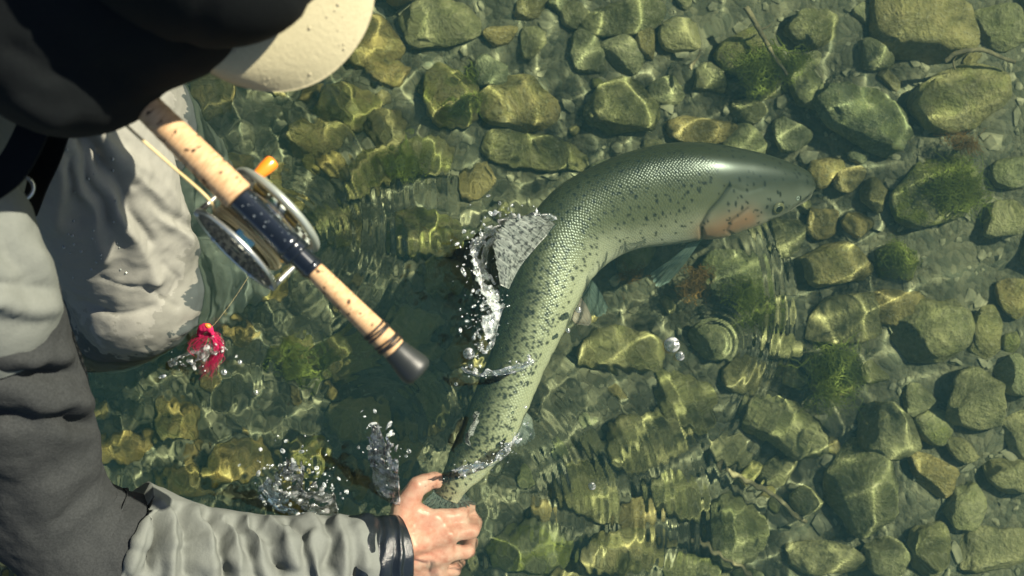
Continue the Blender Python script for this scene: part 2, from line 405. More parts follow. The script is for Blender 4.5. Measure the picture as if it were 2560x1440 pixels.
# ------------------------------------------------------------------ water surface
U2 = lambda u, v: P(u, v, 0)[:2]
def window(X, Y, u, v, ru, rv):
    c = U2(u, v); k = CAMH*S
    return np.exp(-(((X-c[0])/(ru*k))**2+((Y-c[1])/(rv*k))**2))
def waterh(X, Y):
    """long waves (geometry, they focus the sunlight) and fine ripples (relief of the surface)"""
    g = np.random.default_rng(5)
    def waves(n, l0, l1, slope, ani=None):
        z = np.zeros_like(X)
        for i in range(n):
            lam = g.uniform(l0, l1); k = 2*np.pi/lam; a = g.uniform(0, 2*np.pi) if ani is None else g.normal(ani, .35)
            ph = g.uniform(0, 6.28)
            z += slope/math.sqrt(n)/k*np.sin(k*(X*np.cos(a)+Y*np.sin(a))+ph+.5*np.sin(17*X*g.uniform(.5, 1.5)+13*Y*g.uniform(.5, 1.5)+ph))
        return z
    inner = np.clip(3-np.maximum(np.abs(X)/.4, np.abs(Y)/.25), 0, 1)
    left = 1/(1+np.exp((X+.02+.12*np.sin(5*Y))/.06))                    # stirred water round the angler
    lower = 1/(1+np.exp((Y+.16-.3*np.clip(X, -1, .25))/.05))*(1/(1+np.exp((X-.22)/.06)))
    calm = waves(24, .027, .075, .060)
    amp = np.clip(left+.8*lower, 0, 1.2)*inner
    swell = waves(16, .05, .12, .065)
    fishw = np.zeros_like(X)
    for (u_, v_), dd in zip(((2020, 470), (1950, 470), (1860, 475), (1780, 480), (1700, 482), (1620, 490), (1540, 515), (1470, 560), (1410, 620), (1360, 720), (1320, 820), (1280, 920), (1240, 1010), (1200, 1100), (1150, 1200), (1150, 1320), (1080, 1300)), (9, 9, 9, 9, 9, 8, 7, 6, 5, 4, 3, 3, 3, 3, 3, 4, 3)):
        for f_ in (.25, .75, 1.2): fishw = np.maximum(fishw, window(X, Y, u_+9.5*dd*f_, v_-9.5*dd*f_, 125, 125))
    fishw = np.clip((fishw-.22)/.3, 0, 1); fishw = fishw*fishw*(3-2*fishw)      # glassy water over the fish
    Z = (calm+amp*swell)*(1-fishw)
    rough = waves(30, .012, .045, .16); chop = waves(18, .010, .024, .13, ani=.2)
    Fn = amp*(rough*.42+chop*.26)
    for (u, v, ru, rv, s) in [(560, 800, 160, 200, 1.0), (740, 1230, 170, 120, 1.5), (1240, 640, 150, 180, 1.), (1080, 1240, 170, 130, .9), (1250, 900, 130, 180, .7), (420, 420, 120, 110, .8), (1440, 860, 90, 170, .5)]:
        Fn += window(X, Y, u, v, ru, rv)*s*(rough*.7+chop*.3)
    def rings(u, v, r0, w, lam, slope, a0=None, aw=1.):
        c = U2(u, v); k = CAMH*S; dx, dy = X-c[0], Y-c[1]; r = np.hypot(dx, dy)+.008*np.sin(9*X+7*Y); K = 2*np.pi/(lam*k)
        z = slope/K*np.sin(K*r)*np.exp(-((r-r0*k)/(w*k))**2)
        if a0 is not None:
            d = np.angle(np.exp(1j*(np.arctan2(dy, dx)-R(a0)))); z = z*np.exp(-(d/R(aw))**2)
        return z
    Fn += rings(1430, 790, 510, 46, 26, .30, -2, 26)     # the wave train in front of the gill
    Fn += rings(1780, 860, 95, 55, 17, .20, 40, 70)
    Fn += rings(1450, 800, 560, 110, 34, .10, -40, 22)
    Fn += rings(930, 1080, 150, 80, 22, .14, 60, 80)
    Fn += rings(600, 560, 330, 150, 30, .16, -10, 50)
    Fn += rings(1500, 480, 430, 120, 26, .14, 190, 35)
    Fn += rings(1100, 1290, 560, 190, 30, .16, 5, 28)
    Fn += rings(1100, 1290, 330, 120, 22, .14, 20, 40)
    Fn += rings(690, 620, 150, 70, 20, .15, 40, 60)
    return Z, Fn
xa, ya = axis(-.71, .71, .0016, 40), axis(-.42, .42, .0016, 40)
X, Y = np.meshgrid(xa, ya); Z, FN = waterh(X, Y)
far = np.maximum(np.abs(X)-.73, np.abs(Y)-.44); far = np.clip(1-far*4, .0, 1); Z = Z*far; FN = FN*far
m = M('river_water'); m.t.nodes.remove(m.b)
gl = m.n('BsdfGlass', i_Color=(.865, .97, .905), i_Roughness=0., i_IOR=1.333)
bp = m.n('Bump', i_Strength=1., i_Distance=1., i_Height=m.attr('ripple').outputs['Fac']); m.set(gl.inputs['Normal'], bp.outputs[0])
haze_veil = m.n('BsdfDiffuse', i_Color=(.14, .46, .48)); mxs = m.n('MixShader', i_0=.023)      # teal veil on the surface: haze and lifted shadows put into colour
m.t.links.new(gl.outputs[0], mxs.inputs[1]); m.t.links.new(haze_veil.outputs[0], mxs.inputs[2]); m.t.links.new(mxs.outputs[0], m.out.inputs[0]); WATER = m.m
wo = obj('water', mk('water', np.stack([X, Y, Z], -1).reshape(-1, 3), gridfaces(len(ya), len(xa), False), WATER), kind='structure')
wo.data.attributes.new('ripple', 'FLOAT', 'POINT').data.foreach_set('value', FN.ravel().astype(np.float32))
wo.cycles.is_caustics_caster = True

# ------------------------------------------------------------------ trout
def pxw(V):
    k = (CAMH-np.where(V[:, 2] < 0, V[:, 2]/1.333, V[:, 2]))*S
    return np.stack([1280+V[:, 0]/k, 720-V[:, 1]/k], 1)
ST = [  # dorsal outline px, ventral outline px, height of the middle line, side thickness
 (2037, 455, 2036, 476, -.094, .9), (2022, 434, 2026, 498, -.094, .75), (1985, 413, 1990, 520, -.093, .66), (1935, 395, 1940, 545, -.09, .62), (1862, 377, 1870, 572, -.085, .60),
 (1784, 366, 1812, 592, -.08, .60), (1705, 361, 1745, 600, -.075, .60), (1620, 370, 1680, 606, -.07, .60), (1530, 397, 1604, 618, -.062, .58), (1440, 440, 1545, 642, -.058, .58),
 (1365, 497, 1505, 670, -.053, .58), (1305, 580, 1475, 706, -.046, .58), (1268, 690, 1445, 760, -.039, .58), (1245, 790, 1405, 842, -.034, .56), (1222, 890, 1362, 920, -.031, .54),
 (1187, 980, 1325, 1008, -.028, .50), (1152, 1072, 1284, 1094, -.026, .47), (1120, 1146, 1226, 1160, -.028, .42), (1096, 1202, 1172, 1212, -.028, .36), (1080, 1240, 1146, 1246, -.034, .22)]
NS, NT = 480, 200
st = spline(np.array(ST, float), NS)
Dp = np.array([Pw(a[0], a[1], a[4]) for a in st]); Vp = np.array([Pw(a[2], a[3], a[4]) for a in st])
C = (Dp+Vp)/2; half = np.linalg.norm(Dp-Vp, axis=1)/2; hdir = norm(Dp-Vp)
phi = np.radians(np.interp(np.arange(NS), [0, 190, 300, 480], [24, 22, 2, -6]))[:, None]; dors = np.cos(phi)*hdir+np.sin(phi)*np.array([0, 0, 1.])
tang = norm(np.gradient(C, axis=0)); dors = norm(dors-tang*np.sum(dors*tang, 1, keepdims=True)); lat = np.cross(tang, dors); lat *= np.sign(lat[:, 2:3])
aa = half/np.sqrt(np.cos(phi[:, 0])**2+(st[:, 5]*np.sin(phi[:, 0]))**2); bb = aa*st[:, 5]
th = np.linspace(0, 2*np.pi, NT, endpoint=False); ct, sn = np.cos(th), np.sin(th)
e = .92; ct_ = np.sign(ct)*np.abs(ct)**e; sn_ = np.sign(sn)*np.abs(sn)**e
V = C[:, None]+aa[:, None, None]*ct_[None, :, None]*dors[:, None]+bb[:, None, None]*sn_[None, :, None]*lat[:, None]
slen = np.concatenate([[0], np.cumsum(np.linalg.norm(np.diff(C, axis=0), axis=1))])
Sg = np.repeat(slen[:, None], NT, 1).ravel(); Gg = (aa[:, None]*.85*np.where(th > np.pi, th-2*np.pi, th)[None, :]).ravel(); CT = np.tile(ct, NS)
V = V.reshape(-1, 3); F = [gridfaces(NS, NT)]
Fk = len(V); V = np.vstack([V, C[0], C[-1]]); j = np.arange(NT)
F += [np.stack([np.full(NT, Fk), (j+1) % NT, j], 1), np.stack([np.full(NT, Fk+1), (NS-1)*NT+j, (NS-1)*NT+(j+1) % NT], 1)]
Sg = np.append(Sg, [0, slen[-1]]); Gg = np.append(Gg, [0, 0]); CT = np.append(CT, [0, 0])
FN_ = vnormals(V, F)
if np.mean(np.sum(FN_[:-2]*(V[:-2]-np.repeat(C, NT, 0)), 1)) < 0: F = [f[:, ::-1] for f in F]; FN_ = -FN_
q = pxw(V); top = np.clip(FN_[:, 2]*3+.6, 0, 1)
def groove(line, w, dep):
    d = polydist(q, line); return -dep*np.exp(-(d/w)**2)*top
MOUTH = [(2038, 482), (2012, 505), (1985, 524), (1950, 548), (1925, 556)]
GILL = [(1822, 468), (1800, 500), (1772, 530), (1752, 566), (1757, 602)]
GILL2 = [(1868, 520), (1828, 548), (1816, 572), (1836, 590)]
EYE = (1945, 519)
disp = groove(MOUTH, 5, .0042)+groove(GILL, 5, .0030)+groove(GILL2, 4, .0012)+groove([(1905, 470), (1860, 480), (1835, 470)], 5, .0008)
disp += .0025*np.exp(-(np.hypot(q[:, 0]-EYE[0], (q[:, 1]-EYE[1])*1.3)/26)**2)*top
disp += .003*np.exp(-((np.minimum(polydist(q, [(1850, 545), (1790, 570)]), 200))/34)**2)*top
V = V+FN_*disp[:, None]
# colour pattern of the fish, with brighter light on the tail put in
def lerp(a, b, t): return np.asarray(a)*(1-t[:, None])+np.asarray(b)*t[:, None]
sm = lambda x, a, b: np.clip((x-a)/(b-a), 0, 1)**2*(3-2*np.clip((x-a)/(b-a), 0, 1))
nz = fbm(np.stack([Sg*1., Gg*1., 0*Sg], 1), 30, 3, 9)
c0 = CT+.10*nz
col = lerp((.055, .062, .036), (.185, .195, .12), sm(-c0, -.95, -.05))
col = col*(1-sm(-c0, .0, .62)[:, None])+np.array((.50, .50, .40))*sm(-c0, .0, .62)[:, None]
col = col*(1-sm(-c0, .60, .9)[:, None])+np.array((.68, .68, .60))*sm(-c0, .60, .9)[:, None]
tail = sm(Sg, .30, .45)
col = col*(1-.7*tail[:, None])+.7*tail[:, None]*lerp((.022, .028, .014), (.60, .60, .42), sm(-c0, -.55, .38))  # paler tail colour makes up for brightness lost under water
head = 1-sm(Sg, .10, .17); hc = lerp((.065, .075, .058), (.25, .265, .225), sm(-c0, -.5, .35)); hc = hc*(1-sm(-c0, .5, .85)[:, None])+np.array((.55, .54, .47))*sm(-c0, .5, .85)[:, None]
col = col*(1-head[:, None])+hc*head[:, None]
pk = np.exp(-(polydist(q, [(1870, 548), (1810, 568), (1762, 585)])/30)**2)*top
col = col*(1-.85*pk[:, None])+np.array((.50, .27, .17))*.85*pk[:, None]
lt = np.exp(-((Gg-.001-.02*0)/.010)**2)*0
dk = np.exp(-(polydist(q, MOUTH)/4.6)**2)*top+np.exp(-(polydist(q, GILL)/4)**2)*top*.8+.5*np.exp(-(polydist(q, GILL2)/3)**2)*top
dk += .75*np.exp(-(np.hypot((q[:, 0]-EYE[0]+2)/1.7, q[:, 1]-EYE[1]+1)/15)**2)*top
col = col*(1-np.clip(dk, 0, .95)[:, None])+np.array((.015, .02, .018))*np.clip(dk, 0, .95)[:, None]
# spots
def spots(sg, gg, cell, seed, dens, r0, r1):
    i0, j0 = np.floor(sg/cell).astype(np.int64), np.floor(gg/cell).astype(np.int64); best = np.zeros(len(sg))
    for di in (-1, 0, 1):
        for dj in (-1, 0, 1):
            i, j = i0+di, j0+dj; z = 0*i
            sx = (i+.5+.42*h3(i, j, z, seed))*cell; gy = (j+.5+.42*h3(i, j, z+1, seed))*cell
            on = (h3(i, j, z+2, seed)*.5+.5) < dens(sx, gy)
            r = r0+(r1-r0)*(h3(i, j, z+3, seed)*.5+.5); st_ = 1+.35*h3(i, j, z+4, seed)
            d = np.hypot((sg-sx)*st_, (gg-gy)/st_)*(1+.22*noise(np.stack([sg, gg, z*1.], 1), 600, seed))
            best = np.maximum(best, on*sm(-d, -r-.0007, -r+.0007))
    return best
def dens(s, g):
    a = np.interp(s, slen, aa); c = np.cos(np.clip(g/(a*.85+1e-6), -3.1, 3.1))
    d = np.interp(s, [0, .04, .13, .2, .30, .40, .5, .70], [.42, .5, .42, .5, .66, .9, 1., 1.])*np.interp(-c, [-1, -.75, -.1, .25, .62, .8], [.95, .75, .8, .8, .35, 0.])
    return d
sp = np.maximum(spots(Sg, Gg, .0082, 3, dens, .0010, .0026), spots(Sg+.3, Gg+.2, .0075, 8, lambda s, g: dens(s-.3, g-.2)*np.interp(s-.3, [0, .16, .2, .26, .36, .5], [.05, .1, .7, .45, .6, .9]), .0008, .0017))
sp = np.maximum(sp, spots(Sg+.7, Gg+.5, .0074, 21, lambda s, g: dens(s-.7, g-.5)*np.interp(s-.7, [0, .32, .42, .7], [0, 0, .85, 1.]), .0012, .0025))
col = col*np.array((.66, .60, .55))*(1+.30*sm(Sg, .26, .36))[:, None]
col = col*(1-.93*sp[:, None])+np.array((.012, .014, .012))*.93*sp[:, None]
m = M('trout_skin'); at_ = m.attr('Col').outputs['Color']
uvn = m.n('UVMap').outputs[0]; sx = m.n('SeparateXYZ', i_0=uvn)
k1 = m.math('ADD', sx.outputs[0], m.math('MULTIPLY', sx.outputs[1], .8)); k2 = m.math('SUBTRACT', sx.outputs[0], m.math('MULTIPLY', sx.outputs[1], .8))
vv = m.n('CombineXYZ', i_0=k1, i_1=k2).outputs[0]
vo = m.n('TexVoronoi', i_Scale=235., i_Vector=vv, i_Randomness=.42, voronoi_dimensions='2D')
sh = m.ramp(vo.outputs['Distance'], [(.2, 1.), (.62, .25)])
onb = m.ramp(sx.outputs[0], [(.14, 0.), (.19, 1.)])                 # no scales on the head
cc = m.mix(m.math('MULTIPLY', onb, .36), at_, m.mix(1., at_, m.ramp(vo.outputs['Distance'], [(.25, (1.15, 1.17, 1.1)), (.66, (.42, .46, .44))]), 'MULTIPLY'))
m.p(Base_Color=cc, Roughness=.30, Specular_IOR_Level=.5, Coat_Weight=0., Coat_Roughness=.12, Subsurface_Weight=0.)
m.bump(m.math('MULTIPLY', sh, onb), .35, .001); SKIN = m.m
fr = empty('trout', tuple(C[240]), 'spotted olive trout lying curved in the water, held by its tail', 'fish')
obj('body', mk('body', at(fr, V), F, SKIN, uv=np.stack([Sg, Gg], 1), cols=col), fr, wet=True)
# eye
ei = np.argmin(np.hypot(q[:, 0]-EYE[0], q[:, 1]-EYE[1])+(FN_[:, 2] < .1)*999); ep, en = V[ei], FN_[ei]
def dome(c, n, r, h, k=8, m_=24):
    n = norm(np.asarray(n, float)); pr = [(-.002, r)]+[(h*math.sin(a), r*math.cos(a)) for a in np.linspace(0, 1.5, k)]
    return lathe(c, n, pr, m_)
EYEM = plain('eye_iris', (.20, .18, .10), .12, .2, 1.); PUP = plain('eye_pupil', (.004, .005, .006), .08, 0, 1.)
ey = obj('eye', mk('eye', *(lambda t: (at(fr, t[0]), t[1]))(dome(ep, en, .0085, .0032)), EYEM), fr, wet=True)
pv, pf = dome(ep+en*.0022, en, .0052, .0014); obj('pupil', mk('pupil', at(fr, pv), pf, PUP), ey, wet=True)
# the other eye
ei2 = np.argmin(np.linalg.norm(V-(ep-2*np.dot(ep-C[40], lat[40])*lat[40]), axis=1))
obj('eye', mk('eye', *(lambda t: (at(fr, t[0]), t[1]))(dome(V[ei2], FN_[ei2], .0062, .0028)), EYEM), fr, wet=True)
nvv, nff = torus(*(lambda i: (V[i]+FN_[i]*.0003, FN_[i]))(np.argmin(np.hypot(q[:, 0]-1994, q[:, 1]-496)+(FN_[:, 2] < .1)*999)), .0022, .0007, 20, 8)
obj('nostril', mk('nostril', at(fr, nvv), nff, plain('nostril_rim', (.34, .36, .31), .3)), fr, wet=True)
# fins
def fin_mat(name, a, b, alpha, spots_=0.):
    m = M(name); uvn = m.n('UVMap').outputs[0]
    ray = m.noise(1., 2, .5, m.n('Mapping', i_Vector=uvn, i_Scale=(46, 2.2, 1)).outputs[0]); c = m.mix(m.ramp(ray, [(.35, 0.), (.65, 1.)]), a, b)
    if spots_:
        sp_ = m.noise(1., 2, .5, m.n('Mapping', i_Vector=uvn, i_Scale=(20, 11, 1)).outputs[0])
        c = m.mix(m.math('MULTIPLY', m.ramp(sp_, [(.52, 0.), (.60, 1.)]), spots_), c, (.02, .028, .03))
    m.p(Base_Color=c, Roughness=.3, Specular_IOR_Level=.5)
    tl = m.n('BsdfTranslucent', i_Color=c); tp = m.n('BsdfTransparent'); mx = m.n('MixShader', i_0=.3); mx2 = m.n('MixShader', i_0=m.math('MULTIPLY_ADD', ray, .2, alpha-.1))
    L = m.t.links.new; L(m.b.outputs[0], mx.inputs[1]); L(tl.outputs[0], mx.inputs[2]); L(tp.outputs[0], mx2.inputs[1]); L(mx.outputs[0], mx2.inputs[2]); L(mx2.outputs[0], m.out.inputs[0])
    m.bump(ray, .3, .001); return m.m
def fin(name, base, edge, mat, th_=.0012, n=56, k=18, ragged=.12, seed=1, bulge=.004, parent=None):
    B, E = spline(base, n), spline(edge, n); g = np.random.default_rng(seed)
    t = np.linspace(0, 1, k)
    rag = 1-ragged*np.abs(np.sin(np.arange(n)*1.9))*g.random(n)
    G = B[:, None]+(E-B)[:, None]*(t[None, :]*rag[:, None])[..., None]
    nn = norm(np.cross(norm(np.gradient(B, axis=0)), norm(E-B))); nn *= np.sign(nn[:, 2:3]+1e-6)
    G = G+nn[:, None]*((bulge*np.sin(np.pi*t))[None, :, None]+(.0004*np.sin(np.arange(n)*1.45)[:, None]*t[None, :])[..., None])
    tk = (th_*(1-.75*t))[None, :, None]*nn[:, None]
    V = np.concatenate([(G+tk).reshape(-1, 3), (G-tk).reshape(-1, 3)])
    f = gridfaces(n, k, False); m_ = n*k; F = [f, f[:, ::-1]+m_]
    ring = np.concatenate([np.arange(n)*k, (n-1)*k+np.arange(1, k), np.arange(n-2, -1, -1)*k+k-1, np.arange(k-2, 0, -1)]); r2 = np.roll(ring, -1)
    F.append(np.stack([ring, ring+m_, r2+m_, r2], 1))
    uv = np.stack(np.meshgrid(np.linspace(0, 1, n), t, indexing='ij'), -1).reshape(-1, 2)
    return obj(name, mk(name, at(fr, V), F, mat, uv=np.concatenate([uv, uv])), fr, wet=True)
FD = fin_mat('fin_spotted', (.13, .16, .14), (.34, .38, .33), .74, .8); FP = fin_mat('fin_pale', (.40, .42, .36), (.70, .70, .62), .62); FK = fin_mat('fin_pink', (.5, .36, .28), (.75, .62, .52), .8); FG = fin_mat('fin_grey', (.12, .17, .15), (.3, .36, .31), .7)
W = lambda L_: [Pw(*a) for a in L_]
fin('dorsal_fin', W([(1392, 560, -.008), (1345, 610, .004), (1300, 665, .012), (1270, 722, .014)]), W([(1345, 536, .03), (1268, 548, .048), (1232, 606, .05), (1250, 712, .028)]), FD, .0013, ragged=.14)
fin('adipose_fin', W([(1196, 1030, .012), (1180, 1070, .010), (1168, 1100, .008)]), W([(1196, 1040, .022), (1172, 1078, .024), (1176, 1116, .018)]), FD, .002, 24, 8, .02, 2)
fin('anal_fin', W([(1316, 1030, -.02), (1300, 1066, -.02), (1278, 1102, -.02)]), W([(1330, 1050, -.026), (1338, 1096, -.034), (1292, 1120, -.03)]), FP, .0012, 36, 10, .2, 3)
fin('caudal_fin', W([(1086, 1222, -.032), (1116, 1232, -.032), (1150, 1226, -.032)]), W([(1016, 1300, -.045), (1090, 1300, -.05), (1196, 1258, -.042)]), FD, .0014, 60, 16, .2, 4)
fin('pelvic_fin', W([(1452, 742, -.055), (1440, 770, -.055), (1426, 795, -.055)]), W([(1480, 800, -.075), (1468, 815, -.08), (1432, 812, -.07)]), FK, .0013, 24, 10, .1, 5)
fin('pectoral_fin', W([(1760, 596, -.105), (1745, 604, -.108), (1728, 606, -.11)]), W([(1670, 706, -.15), (1640, 716, -.155), (1625, 690, -.155)]), FG, .0013, 30, 12, .1, 6)
fin('pelvic_fin', W([(1480, 700, -.075), (1470, 720, -.075), (1455, 745, -.075)]), W([(1520, 770, -.12), (1500, 790, -.12), (1470, 790, -.11)]), FG, .0013, 24, 10, .1, 7)

# ------------------------------------------------------------------ fly rod and reel
m = M('cork'); uvn = m.n('UVMap').outputs[0]
mp = m.n('Mapping', i_Vector=uvn, i_Scale=(900, 3.2, 1)).outputs[0]; n1 = m.noise(1., 3, .6, mp)
mp2 = m.n('Mapping', i_Vector=uvn, i_Scale=(150, 3.0, 1)).outputs[0]; n2 = m.noise(1., 2, .5, mp2)
pit = m.ramp(n2, [(.33, 1.), (.38, 0.)]); n4 = m.noise(40, 3, .6, m.coord())
c = m.ramp(n1, [(.3, (.30, .17, .08)), (.55, (.50, .33, .18)), (.8, (.60, .43, .26))]); c = m.mix(m.ramp(n4, [(.4, 0.), (.75, .35)]), c, (.45, .26, .12))
c = m.mix(m.math('MULTIPLY', pit, .93), c, (.035, .02, .012))
m.p(Base_Color=c, Roughness=.7, Specular_IOR_Level=.3); m.bump(m.math('SUBTRACT', m.math('MULTIPLY', n1, .3), pit), .8, .0012); CORK = m.m
BLK = plain('black_anodised', (.008, .012, .018), .16, .3, .6); RUB = plain('black_rubber', (.018, .022, .022), .42, 0, 0, (300, .1, .001)); ORING = plain('black_cord', (.012, .012, .012), .5)
SIL = plain('satin_aluminium', (.55, .57, .54), .32, .85, 0, (200, .06, .001)); PER = plain('worn_plate', (.20, .21, .19), .4, .7, 0, (150, .15, .001))
ORG = plain('amber_knob', (.80, .22, .02), .25, 0, .5); LINE = plain('cream_line', (.58, .45, .22), .5); OLV = plain('olive_plate', (.22, .20, .10), .45, .4)
m = M('foot_metal'); n1 = m.noise(60, 2, .5, m.coord()); m.p(Base_Color=m.ramp(n1, [(.35, (.10, .28, .50)), (.5, (.25, .5, .45)), (.65, (.45, .52, .62))]), Roughness=.22, Metallic=.8); FOOT = m.m
m = M('smoked_plate'); m.p(Base_Color=(.34, .38, .34), Roughness=.3, Metallic=.5); m.bump(m.noise(90, 2, .5, m.coord()), .1, .002); FROST = m.m
A = P(364.8, 263.7, .480); B = P(1025, 911, .435); ax = norm(B-A); L_ = np.linalg.norm(B-A)
tpx = lambda t: t/924*L_                                  # px along the rod -> metres from A
rr = empty('fly_rod', tuple(A+ax*tpx(400)), 'cork handled fly rod with black reel seat and end knob, above the water', 'fishing rod')
kz = .000319; q_ = kz/.000357
def rodpart(name, prof, mat, m_=40, parent=None):
    V, F = lathe(A, ax, [(tpx(t), r*kz) for t, r in prof], m_)
    n = len(prof); th = np.linspace(0, 1, m_, endpoint=False)
    uv = np.concatenate([np.stack([np.repeat([tpx(t) for t, r in prof], m_), np.tile(np.abs(th*2-1), n)], 1), [[0, 0], [0, 0]]])
    return obj(name, mk(name, at(rr, V), F, mat, uv=uv), parent or rr)
ring = [(t, 41+.4*math.sin(t*.19)-.8*max(0, math.cos(t*2*math.pi/34))**40) for t in np.linspace(30, 306, 90)]
rodpart('fore_grip', [(-330, 26), (-320, 33), (-150, 34), (-40, 36)]+[(t, r-5*(1-t/306)) for t, r in ring]+[(311, 40), (313, 36)], CORK, 56)
rodpart('rod_blank', [(-700, 11), (-332, 13), (-326, 13)], BLK)
rodpart('reel_seat', [(311, 26), (314, 33), (320, 34), (470, 34), (474, 36), (482, 37), (492, 37), (494, 34)], BLK, 48)
rodpart('lock_ring', [(492, 33), (494, 38), (499, 40), (503, 37), (506, 40), (511, 37), (514, 40), (520, 38), (522, 31)], BLK, 48)
rodpart('thread', [(520, 28)]+[(520+q*2.2, 29+1.6*(q % 2)) for q in range(19)]+[(562, 27)], BLK, 40)
rodpart('winding_check', [(558, 28), (560, 31), (574, 31), (577, 27)], BLK, 40)
rg = [(t, np.interp(t, [576, 600, 700, 800, 862], [24.5, 26, 28, 30.5, 31])-.7*max(0, math.cos(t*2*math.pi/33))**40) for t in np.linspace(578, 868, 100)]
rodpart('rear_grip', [(573, 20), (575, 23.5)]+rg+[(870, 28)], CORK, 56)
rodpart('butt_knob', [(864, 27), (866, 31), (872, 33), (890, 35), (915, 40), (935, 43), (945, 43), (954, 40), (960, 33), (963, 20), (964, 4)], RUB, 48)
for q, t in enumerate((792, 801, 810, 836, 845, 852)):
    tilt = norm(ax+.13*np.cross(ax, (0, 0, 1))*(1 if q % 2 else .3)); V, F = torus(A+ax*tpx(t), tilt, (np.interp(t, [576, 862], [25, 31])+2.5)*kz, 3.4*kz, 48, 10)
    obj('cord_ring', mk('cord_ring', at(rr, V), F, ORING), rr)
# reel: two plates in line with the rod, spindle across it, hanging under the seat
rt = 395; n_ = norm(np.cross((0, 0, 1), ax)); n_ = n_ if n_[1] > 0 else -n_      # towards upper right of the picture
dn = np.cross(ax, n_); dn = dn if dn[2] < 0 else -dn
n0, d0 = n_, dn; sw = R(19); dn = math.cos(sw)*d0-math.sin(sw)*n0; n_ = math.cos(sw)*n0+math.sin(sw)*d0
hub = A+ax*tpx(rt)+dn*.052*q_
def atr(V): return at(rr, hub+(np.asarray(V)-hub)*q_)
RR = .049
reel = obj('reel', mk('reel', atr(lathe(hub, n_, [(-.023, .008), (-.022, .013), (.022, .013), (.023, .008)], 32)[0]), lathe(hub, n_, [(-.023, .008), (-.022, .013), (.022, .013), (.023, .008)], 32)[1], SIL), rr, label='fly reel spindle and hub under the black reel seat')
def plate(off, r, thick, holes, mat, name, hole_r=.0032):
    """round side plate with drilled holes: built as a fine grid disc with cut cells"""
    c = hub+n_*off; u, w = ax, dn; nr, na = 44, 120
    rad = np.linspace(.006, r, nr); an = np.linspace(0, 2*np.pi, na, endpoint=False)
    G = c+rad[:, None, None]*(np.cos(an)[None, :, None]*u+np.sin(an)[None, :, None]*w)
    f = gridfaces(nr, na)
    if holes:
        cen = G.reshape(-1, 3)[f].mean(1); keep = np.ones(len(f), bool)
        for hr, hn, ph in holes:
            for q in range(hn):
                a = ph+q*2*np.pi/hn; hc = c+hr*(np.cos(a)*u+np.sin(a)*w); keep &= np.linalg.norm(cen-hc, axis=1) > hole_r
        f = f[keep]
    Vt = G.reshape(-1, 3); m_ = len(Vt); V = np.concatenate([Vt+n_*thick/2, Vt-n_*thick/2])
    # side walls on every open edge
    ed = np.concatenate([f[:, [0, 1]], f[:, [1, 2]], f[:, [2, 3]], f[:, [3, 0]]]); key = np.sort(ed, 1); _, inv, cnt = np.unique(key[:, 0]*100000+key[:, 1], return_inverse=True, return_counts=True)
    ed = ed[cnt[inv] == 1]
    F = [f, f[:, ::-1]+m_, np.stack([ed[:, 1], ed[:, 0], ed[:, 0]+m_, ed[:, 1]+m_], 1)]
    return obj(name, mk(name, atr(V), F, mat, smooth=False), reel)
H = [(.042, 30, 0), (.034, 24, .1), (.026, 18, .0), (.018, 12, .2)]
plate(-.027, RR, .0016, H, PER, 'spool_plate')
plate(.027, RR, .002, [(.040, 26, 0), (.031, 20, .1)], FROST, 'frame_plate')
for off, w_ in ((-.027, .0022), (.027, .0040)):
    V, F = torus(hub+n_*off, n_, RR, w_, 72, 12); obj('rim', mk('rim', atr(V), F, SIL if off < 0 else FROST), reel)
for q in range(3):                                         # inner flanges that hold the line
    off = (-.019, .012, .019)[q]; V, F = lathe(hub+n_*off, n_, [(-.0012, .006), (-.001, .030+.006*(q > 0)), (.001, .030+.006*(q > 0)), (.0012, .006)], 48)
    obj('flange', mk('flange', atr(V), F, (OLV, OLV, SIL)[q]), reel)
coil = []
for lay in range(3):
    for q in range(11 - lay):
        coil.append(torus(hub+n_*(-.0165+(q+.5*lay)*.0026+rng.normal(0, .0003)), norm(n_+.05*rng.standard_normal(3)), .0335+lay*.0024+rng.normal(0, .0004), .00145, 48, 8))
V, F = merge(coil); obj('line_coil', mk('line_coil', atr(V), F, plain('cream_line_sunlit', (.72, .58, .30), .5)), reel)  # coil paler than the loose line, sunlight on it put into the colour
for a in (R(3), R(177), R(60), R(120)):
    p0 = hub+(RR-.001)*(math.cos(a)*ax*-1+math.sin(a)*dn); V, F = lathe(p0, n_, [(-.030, .001), (-.0295, .0034), (-.026, .0026), (.026, .0026), (.0295, .0034), (.030, .001)], 14)
    obj('frame_pillar', mk('frame_pillar', atr(V), F, SIL), reel)
def slab(c, u, v, w, du, dv, dw):
    """bevelled block: centre, three unit axes, half sizes"""
    bm = bmesh.new(); bmesh.ops.create_cube(bm, size=2); bmesh.ops.scale(bm, vec=(du, dv, dw), verts=bm.verts); bmesh.ops.bevel(bm, geom=bm.edges[:], offset=min(du, dv, dw)*.4, segments=2, affect='EDGES', profile=.6)
    bm.verts.ensure_lookup_table(); V = np.array([x.co[:] for x in bm.verts]); Fq = {}
    for f in bm.faces: Fq.setdefault(len(f.verts), []).append([x.index for x in f.verts])
    bm.free(); return c+V[:, :1]*u+V[:, 1:2]*v+V[:, 2:]*w, [np.array(x) for x in Fq.values()]
sc_ = hub-dn*.0395
V, F = slab(sc_, ax, n_, dn, .028, .006, .0016); ft = obj('reel_foot', mk('reel_foot', atr(V), F, SIL), reel)
V, F = slab(sc_+dn*.008, ax, n_, dn, .010, .024, .003); obj('foot_bridge', mk('foot_bridge', atr(V), F, FOOT), reel)
V, F = slab(hub+n_*.0235+dn*-.030-ax*.022, ax, n_, dn, .007, .003, .010); obj('frame_block', mk('frame_block', atr(V), F, OLV), reel)
